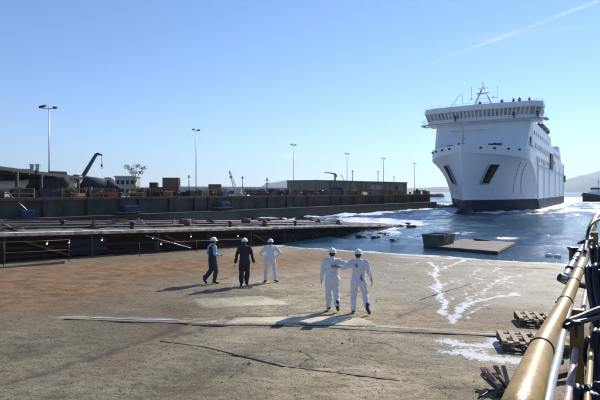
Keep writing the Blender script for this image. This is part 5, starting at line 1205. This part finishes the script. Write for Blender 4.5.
# pipes and hoses lashed to the rail
trk([pd(536,440,1.42),pd(547,402,1.62),pd(551,382,1.85),pd(557,360,2.2),pd(561,342,2.6),pd(566,322,3.2),pd(572,300,4.1)],.019,'lashed_hose',greyhose,railroot)
o_=trk([pd(565.5,277,6.2),pd(571,267,6.6),pd(577,257,7.0),pd(582,249,7.3),pd(588,238,7.6)],.045,'side_pipe',greyhose,railroot,18)
for x,y,d in ((569.5,269.5,6.45),(574,262,6.8),(579,254,7.1)):
    mb=MB(); M=Matrix.Translation(pd(x,y,d)-ro)@(pd(582,249,7.3)-pd(571,267,6.6)).to_track_quat('Z','Y').to_matrix().to_4x4(); mb.lathe([(.046,-.01),(.053,-.01),(.053,.01),(.046,.01)],n=20,m=M); mb.build('cable_tie',blackp,railroot)
trk([pd(560.5,277.5,6.0),pd(566,280,5.9),pd(573,281,5.6)],[.06]*1 and .055,'elbow_joint',blackp,railroot,14)
trk([pd(573,283,5.1),pd(582,285.5,5.2),pd(592,287,5.3),pd(606,287.5,5.4)],.03,'clamp_arm',blackp,railroot,12)
trk([pd(563,330,2.95),pd(568,322,2.95),pd(578,318,3.0),pd(590,313,3.05),pd(606,307,3.1)],.02,'black_cable',blackp,railroot,12)
trk([pd(565,327,2.9),pd(574,323,2.95),pd(588,320,3.0),pd(606,314,3.1)],.015,'black_cable',blackp,railroot,12)
mb=MB(); q=pd(576,323,2.9)-ro; mb.box(tuple(q),(.05,.04,.03),bev=.006); mb.box(tuple(q+Vector((.0,0,-.045))),(.018,.018,.08),bev=.004); mb.build('pipe_clamp',blackp,railroot)
trk([pd(603,218,7.6),pd(594,222,7.3),pd(589,229,7.15),pd(587,240,7.0),pd(585,252,6.5)],.022,'black_cable',blackp,railroot,12)
trk([pd(579,247,6.9),pd(583,243,7),pd(588,240,7.1)],.03,'tie_tail',blackp,railroot,10) if False else None
mb=MB(); a=pd(577.5,243.5,7.1)-ro; mb.tube([a,a+Vector((.12,0,.03)),a+Vector((.25,.05,.05))],[.01,.035,.03],8); mb.build('tie_tail',blackp,railroot)
# lamp/box behind the side pipe, on its own bracket
c_=pd(574,249,7.4); e=empty('junction_box',c_,0,'small black junction box standing behind the side pipe of the rail','box')
mb=MB(); mb.box((0,0,-.09),(.11,.09,.18),bev=.01); mb.build('box_body',blackp,e); mb=MB(); mb.box((0,0,.015),(.15,.12,.03),bev=.008); mb.box((-.05,0,-.002),(.06,.06,.03),bev=.005); mb.build('box_lid',blackp,e)
mb=MB(); mb.bar((.0,.0,-.18),(.0,.0,-.6),.03,.03); mb.bar((0,0,-.5),(.35,-.1,-.5),.03,.03); mb.build('bracket',steeld,e)
# hoses and cables hung on the inside of the rail
for k,(t0,r0,z0,lab,m1,rd) in enumerate(((2.75,.28,3.22,'coil of thick black hose hanging nearest on the inside of the rail',rubber,.019),(3.6,.26,3.3,'black hose coil hanging behind the nearest coil inside the rail',rubber,.018),(4.4,.30,3.55,'third black hose coil hanging farther along the rail',rubber,.018),(6.0,.34,3.5,'farthest black hose coil hanging under the bend of the pipe',rubber,.019))):
    e=empty('hose_coil',rp(t0,-.035,z0),0,lab,'hose coil')
    for i in range(7):
        ph=random.random(); pts=[Vector((0,0,0))+RA*(r0*(1+.10*i*math.sin(ph*9))*math.cos(a+.5*ph)*.9+.05*math.sin(3*a+ph*5))+RN*(.018*i-.04+.03*math.sin(2*a+ph*6))+Vector((0,0,-.12*ph+r0*(1+.08*i*ph)*1.25*math.sin(a+.5*ph)+.03*math.cos(4*a+ph))) for a in np.linspace(0,6.1,30)]
        mb=MB(); mb.tube(pts,rd,9); mb.build('hose_loop',m1,e)
    mb=MB(); mb.box(None,(.05,.16,.05),m=Matrix.Translation(Vector((0,0,r0*1.15)))@Matrix.Rotation(R(-31),4,'Z'),bev=.01); mb.build('strap',bagm,e)
# tarp on the inside lower part
mb=MB(); rs=[]
for i in range(40):
    t=.9+i*.22; rs.append([rp(t,-.045+.02*math.sin(t*5+z*6)+.012*math.sin(t*13),z+.03*math.sin(t*3.1)) for z in (3.35,3.2,3.05,2.9,2.74)]+[rp(t,.02+.02*math.sin(t*5+z*6),z) for z in (2.74,3.05,3.33)])
mb.rings(rs); mb.build('tarpaulin',bagm,label='dark crumpled tarpaulin along the foot of the rail',cat='tarpaulin')

# ------------------------------------------------------------------ pallets & timber near the rail
def pallet(c,rz,label,tilt=0):
    e=empty('pallet',c,rz,label,'pallet')
    for i,x in enumerate(np.linspace(-.55,.55,6)):
        mb=MB(); mb.box((x,0,.136),(.10,.8,.018),bev=.003); mb.build('top_board',wood,e)
    for y in (-.36,0,.36):
        mb=MB(); mb.box((0,y,.114),(1.2,.10,.02)); mb.build('stringer_board',wood,e)
        for x in (-.54,0,.54): mb=MB(); mb.box((x,y,.063),(.13,.1,.08)); mb.build('block',woodd,e)
        mb=MB(); mb.box((0,y,.012),(1.2,.10,.02)); mb.build('bottom_board',woodd,e)
    e.scale=(1.08,1.1,1.45); return e
a=gp(524,348.5); pallet(Vector((a.x+.18,a.y+.05,surf(a.x,a.y,.02))),R(-14),'nearer weathered wooden pallet beside the yellow pipe')
a=gp(543,324.5); pallet(Vector((a.x,a.y,surf(a.x,a.y,.02))),R(-14),'farther wooden pallet half hidden by the yellow pipe')
# bundle of splintered boards
a=gp(503,393); c_=Vector((a.x,a.y,surf(a.x,a.y))); e=empty('board_pile',c_,0,'pile of broken reddish boards at the bottom beside the yellow pipe','timber'); e.scale=(.62,.7,.85)
for i in range(26):
    b0=Vector((random.uniform(-.24,.20),random.uniform(-.25,.2),.05+random.random()*.14)); d_=Vector((-.10+random.uniform(-.16,.16),random.uniform(.2,.5),random.uniform(.05,.30))); mb=MB(); mb.bar(b0,b0+d_,random.uniform(.05,.10),random.uniform(.03,.06)); mb.build('board',woodp if i%3 else woodd,e)
for i in range(6):
    b0=Vector((-.35+i*.12,-.3,.05+.03*i)); mb=MB(); mb.bar(b0,b0+Vector((.5,.12,random.uniform(-.02,.1))),.1,.09); mb.build('board',woodd,e)
a=gp(478,401); b_=gp(520,392); mb=MB(); mb.tube([Vector((a.x+(b_.x-a.x)*f+.1*math.sin(f*7),a.y+(b_.y-a.y)*f+.18*math.sin(f*5),surf(a.x,a.y,.03)+.02*math.sin(f*9))) for f in np.linspace(0,1,14)],.014,8); mb.build('cable',rubber,label='black cable looping on the slab by the broken boards',cat='cable')
for i,(x,y) in enumerate(((541,372),(549,384))):
    a=gp(x,y); mb=MB(); p_=Vector((a.x,a.y,surf(a.x,a.y,.06))); mb.bar(p_+Vector((-.5,-.2,0)),p_+Vector((.5,.25,.05)),.12,.09); mb.build('timber_baulk',woodd,label=('dark timber baulk under the yellow pipe behind the pallets','second dark baulk under the yellow pipe nearer the camera')[i],cat='timber')

# crew on the ferry
def sp(s,t,z): return SC+SF*s+SR*t+Vector((0,0,z))
crew0.location=sp(1.5,-.1,23.37); crew0.rotation_euler=(0,0,R(150))
spots=[(1.5,4.6,23.37,.3,'crew member on the bridge roof just right of the radar mast'),(1.6,7.0,23.37,-.4,'crew member on the bridge roof, left of the two at the right end'),(1.6,8.2,23.37,.2,'crew member on the bridge roof, second from the right wing'),(.9,10.1,23.37,.9,'crew member on the bridge roof nearest the right wing tip'),
       (3.3,7.3,20.22,.1,'crew member on the catwalk under the bridge windows at the right'),(1.8,11.8,20.22,.6,'crew member on the catwalk at the right wing'),(3.6,-5.0,20.22,-.2,'crew member on the catwalk under the bridge windows at the left')]
for s,t,z,r_,lab in spots: dup(crew0,sp(s,t,z),R(150)+r_,lab)
for s,t,lab in ((14.5,-1.6,'crew member on the foredeck, left one beside the bow mast'),(14.3,-.8,'crew member on the foredeck, right one beside the bow mast'),(12,5.0,'crew member on the foredeck by the right bulwark')):
    dup(crew0,sp(s,t,12.92),R(150),lab)

# man far off on the quay end
q=on_quay(417,1.5); dup([o for o in bpy.data.objects if o.get('label','').startswith('crew member standing')][0],Vector((q.x,q.y,QT+.004)),0,'lone figure in dark clothes standing at the seaward end of the far quay')

# ------------------------------------------------------------------ groups of repeats
GR={'lamp mast':'lamp masts in a row along the far quay','pole':'thin poles beyond the far quay','drum':'drums on the jetty','crate':'crates on the jetty','bollard':'mooring bollards','lamp':'hanging bulbs on the jetty wall','railing':'railings','timber':'timber baulks','container':'shipping containers on the quay','pipes':'pipe bundles on the quay','equipment':'equipment boxes on the quay','bush':'bushes on the quay','flotsam':'flotsam in the basin','float':'white floats','pallet':'pallets by the rail','hose coil':'hose coils on the rail','winch':'winches on the quay','platform':'platforms hung on the quay wall','boat':'boats under the canopy','crane':'cranes on the quay','trestle':'trestles on the quay','rack':'bottle racks on the quay','cable reel':'cable reels on the quay','skip':'scrap skips on the quay','steel cylinder':'steel cylinders on the quay','rail':'bars let into the slab'}
for o in [o for o in bpy.data.objects if o.parent is None and 'category' in o]:
    c_=o['category']
    if c_ in GR: o['group']=GR[c_]
    if c_=='person': o['group']='people on the slab' if o.location.y<30 else 'crew far off'
# ------------------------------------------------------------------ haze
mb=MB(); mb.box((0,0,0),(21000,21000,620)); hz=bpy.data.materials.new('haze_air'); hz.use_nodes=True; nt=hz.node_tree
for n_ in list(nt.nodes): nt.nodes.remove(n_)
out=nt.nodes.new('ShaderNodeOutputMaterial'); pv=nt.nodes.new('ShaderNodeVolumePrincipled'); pv.inputs['Color'].default_value=(.72,.87,1,1); pv.inputs['Density'].default_value=1.05e-4; pv.inputs['Anisotropy'].default_value=.3
nt.links.new(pv.outputs[0],out.inputs['Volume'])
mb.build('haze',hz,loc=(0,0,310-6.0),kind='stuff',label='thin bluish sea haze filling the air',cat='haze')

# ------------------------------------------------------------------ world, sun, camera
SUN_AZ,SUN_EL=36.0,32.0
w=bpy.data.worlds.new('World'); S.world=w; w.use_nodes=True; nt=w.node_tree; N=nt.nodes; L=nt.links; g=G(nt)
sky=N.new('ShaderNodeTexSky'); sky.sky_type='NISHITA'; sky.sun_disc=False; sky.sun_elevation=R(SUN_EL); sky.sun_rotation=R(SUN_AZ); sky.altitude=0; sky.air_density=1.0; sky.dust_density=0; sky.ozone_density=3.5
tc=N.new('ShaderNodeTexCoord'); Dv=tc.outputs['Generated']
def dirv(x,y): v=Vector(((x-300)/F,1,(HY-y)/F)); return v.normalized()
def dot(v):
    n=N.new('ShaderNodeVectorMath'); n.operation='DOT_PRODUCT'; L.new(Dv,n.inputs[0]); n.inputs[1].default_value=v; return n.outputs['Value']
a=dirv(430,64); b=dirv(600,0); nrm=a.cross(b).normalized(); mid_=(b-a*(b.dot(a))).normalized()
wob=g.mt('MULTIPLY',g.mt('SUBTRACT',g.noise(Dv,9,4,.6),.5),.006)
dist=g.mt('ABSOLUTE',g.mt('ADD',dot(nrm),wob)); along=dot(mid_)
con=g.mt('MULTIPLY',g.rng(dist,.0006,.0042,1,0),g.rng(along,-.03,.10)); con=g.mt('MULTIPLY',con,g.rng(g.noise(Dv,22,5,.6),.3,.6,.35,1)); con=g.mt('MULTIPLY',con,.20)
def puff(x,y,wx,wy,s):
    c0=dirv(x,y); r=Vector((c0.y,-c0.x,0)).normalized(); u=r.cross(c0)
    dx=g.mt('DIVIDE',dot(r),wx/F); dy=g.mt('DIVIDE',dot(u),wy/F)
    rad=g.mt('ADD',g.mt('MULTIPLY',dx,dx),g.mt('MULTIPLY',dy,dy)); front=g.mt('GREATER_THAN',dot(c0),.5)
    rad=g.mt('ADD',rad,g.mt('MULTIPLY',g.mt('SUBTRACT',g.noise(Dv,60,5,.65),.5),2.2))
    return g.mt('MULTIPLY',g.mt('MULTIPLY',g.rng(rad,.2,1.2,1,0),front),s)
cl=con
for q in ((289,156.5,9,3.2,.4),(305,158,7,1.3,.3),(576,160.5,12,1.8,.35),(520,34,60,4,.05)): cl=g.mt('ADD',cl,puff(*q))
cl=g.mt('MINIMUM',cl,1.0)
wb=N.new('ShaderNodeMix'); wb.data_type='RGBA'; wb.blend_type='MULTIPLY'; wb.inputs['Factor'].default_value=1; L.new(sky.outputs[0],wb.inputs['A']); wb.inputs['B'].default_value=(.87,1.0,1.25,1)
skyc=g.mix(cl,wb.outputs['Result'],(9.5,10,10.6)); bg=N['Background']; L.new(skyc,bg.inputs['Color']); bg.inputs['Strength'].default_value=.10
sl=bpy.data.lights.new('sun','SUN'); sl.energy=5.0; sl.angle=R(.53); sl.color=(1,.955,.88); so=bpy.data.objects.new('sun',sl); COL.objects.link(so)
sd=Vector((math.sin(R(SUN_AZ))*math.cos(R(SUN_EL)),math.cos(R(SUN_AZ))*math.cos(R(SUN_EL)),math.sin(R(SUN_EL)))); so.rotation_euler=sd.to_track_quat('Z','Y').to_euler(); so.location=(30,40,60)
cam=bpy.data.cameras.new('camera'); co=bpy.data.objects.new('camera',cam); COL.objects.link(co); co.location=(0,0,CZ); co.rotation_euler=(R(90),0,0)
cam.sensor_width=36; cam.lens=30; cam.shift_y=-(200-HY)/600; cam.clip_start=.05; cam.clip_end=40000; S.camera=co
S.view_settings.view_transform='Standard'; S.view_settings.look='None'; S.view_settings.gamma=1; S.view_settings.use_curve_mapping=False; S.view_settings.exposure=0.30
